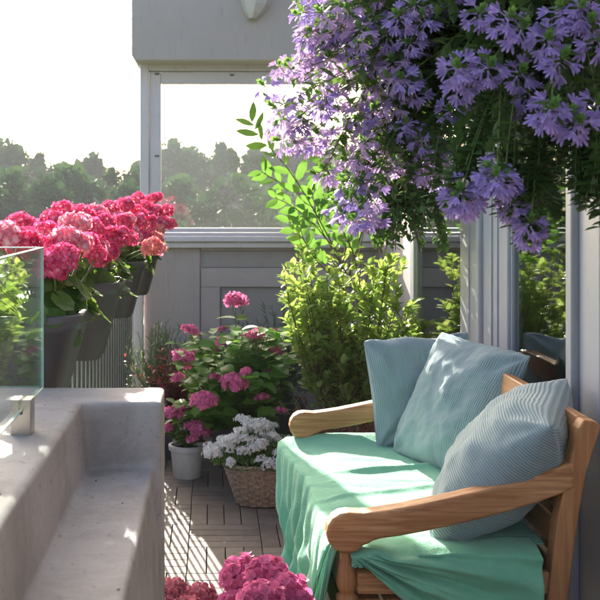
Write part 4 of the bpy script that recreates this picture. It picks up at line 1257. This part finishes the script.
# trees further to both sides, out of the picture but there when one steps aside
for k, (X, Y) in enumerate(((-60, 110), (-50, 118), (-74, 95), (26, 110), (34, 120), (44, 112), (55, 105), (-40, 130), (30, 90))):
    tree(213+X*1040/Y, Y, 158+(k*5 % 14), k % 4, 'tree of the wood beyond the edges of the view', k, 'trees of the outer wood')

# ------------------------------------------------------------------ air
hb_ = MB(); hb_.box(-260, 260, -60, 330, -10.5, 10.5)
m, nt, N_, L_ = new_mat('air')
pv = N_.new('ShaderNodeVolumePrincipled'); pv.inputs['Color'].default_value = (.86, .90, .95, 1); pv.inputs['Density'].default_value = .0008; pv.inputs['Anisotropy'].default_value = 0
o_ = N_.new('ShaderNodeOutputMaterial'); L_.new(pv.outputs[0], o_.inputs['Volume'])
hz = hb_.build('haze', m); tag(hz, kind='stuff')

# ------------------------------------------------------------------ light
AZ, EL = R(12.3), R(21.8)      # sun left of straight ahead, above the horizon
world = bpy.data.worlds.new('World'); scene.world = world; world.use_nodes = True
wn_ = world.node_tree; 
for n_ in list(wn_.nodes): wn_.nodes.remove(n_)
sky = wn_.nodes.new('ShaderNodeTexSky'); sky.sky_type = 'NISHITA'; sky.sun_disc = False
sky.sun_elevation = EL; sky.sun_rotation = -AZ; sky.dust_density = 5; sky.ozone_density = .3; sky.air_density = .8
bg = wn_.nodes.new('ShaderNodeBackground'); bg.inputs['Strength'].default_value = .095
wo = wn_.nodes.new('ShaderNodeOutputWorld'); wn_.links.new(sky.outputs[0], bg.inputs[0]); wn_.links.new(bg.outputs[0], wo.inputs[0])
sl = bpy.data.lights.new('sun', 'SUN'); sl.energy = 3.7; sl.angle = R(.4); sl.color = (1.0, .93, .82)
so = bpy.data.objects.new('sun', sl); col.objects.link(so)
dirv = V((math.sin(AZ)*math.cos(EL), -math.cos(AZ)*math.cos(EL), -math.sin(EL)))   # direction light travels
so.rotation_euler = V((0, 0, -1)).rotation_difference(dirv).to_euler()
so.location = (-3, 12, 6)

# ------------------------------------------------------------------ camera
cam = bpy.data.cameras.new('camera'); co = bpy.data.objects.new('camera', cam); col.objects.link(co)
co.location = (0, 0, 1.41); co.rotation_euler = (R(90), 0, 0)
cam.sensor_width = 36; cam.lens = 62.4; cam.shift_x = .145; cam.shift_y = -.1583
cam.clip_start = .05; cam.clip_end = 3000
cam.dof.use_dof = True; cam.dof.focus_distance = 2.6; cam.dof.aperture_fstop = 16
scene.camera = co
scene.view_settings.view_transform = 'Standard'; scene.view_settings.look = 'None'
scene.view_settings.exposure = 2.55; scene.view_settings.gamma = 1
scene.view_settings.use_curve_mapping = False
scene.cycles.max_bounces = 12; scene.cycles.transparent_max_bounces = 24
scene.cycles.use_denoising = True
scene.cycles.sample_clamp_indirect = 6
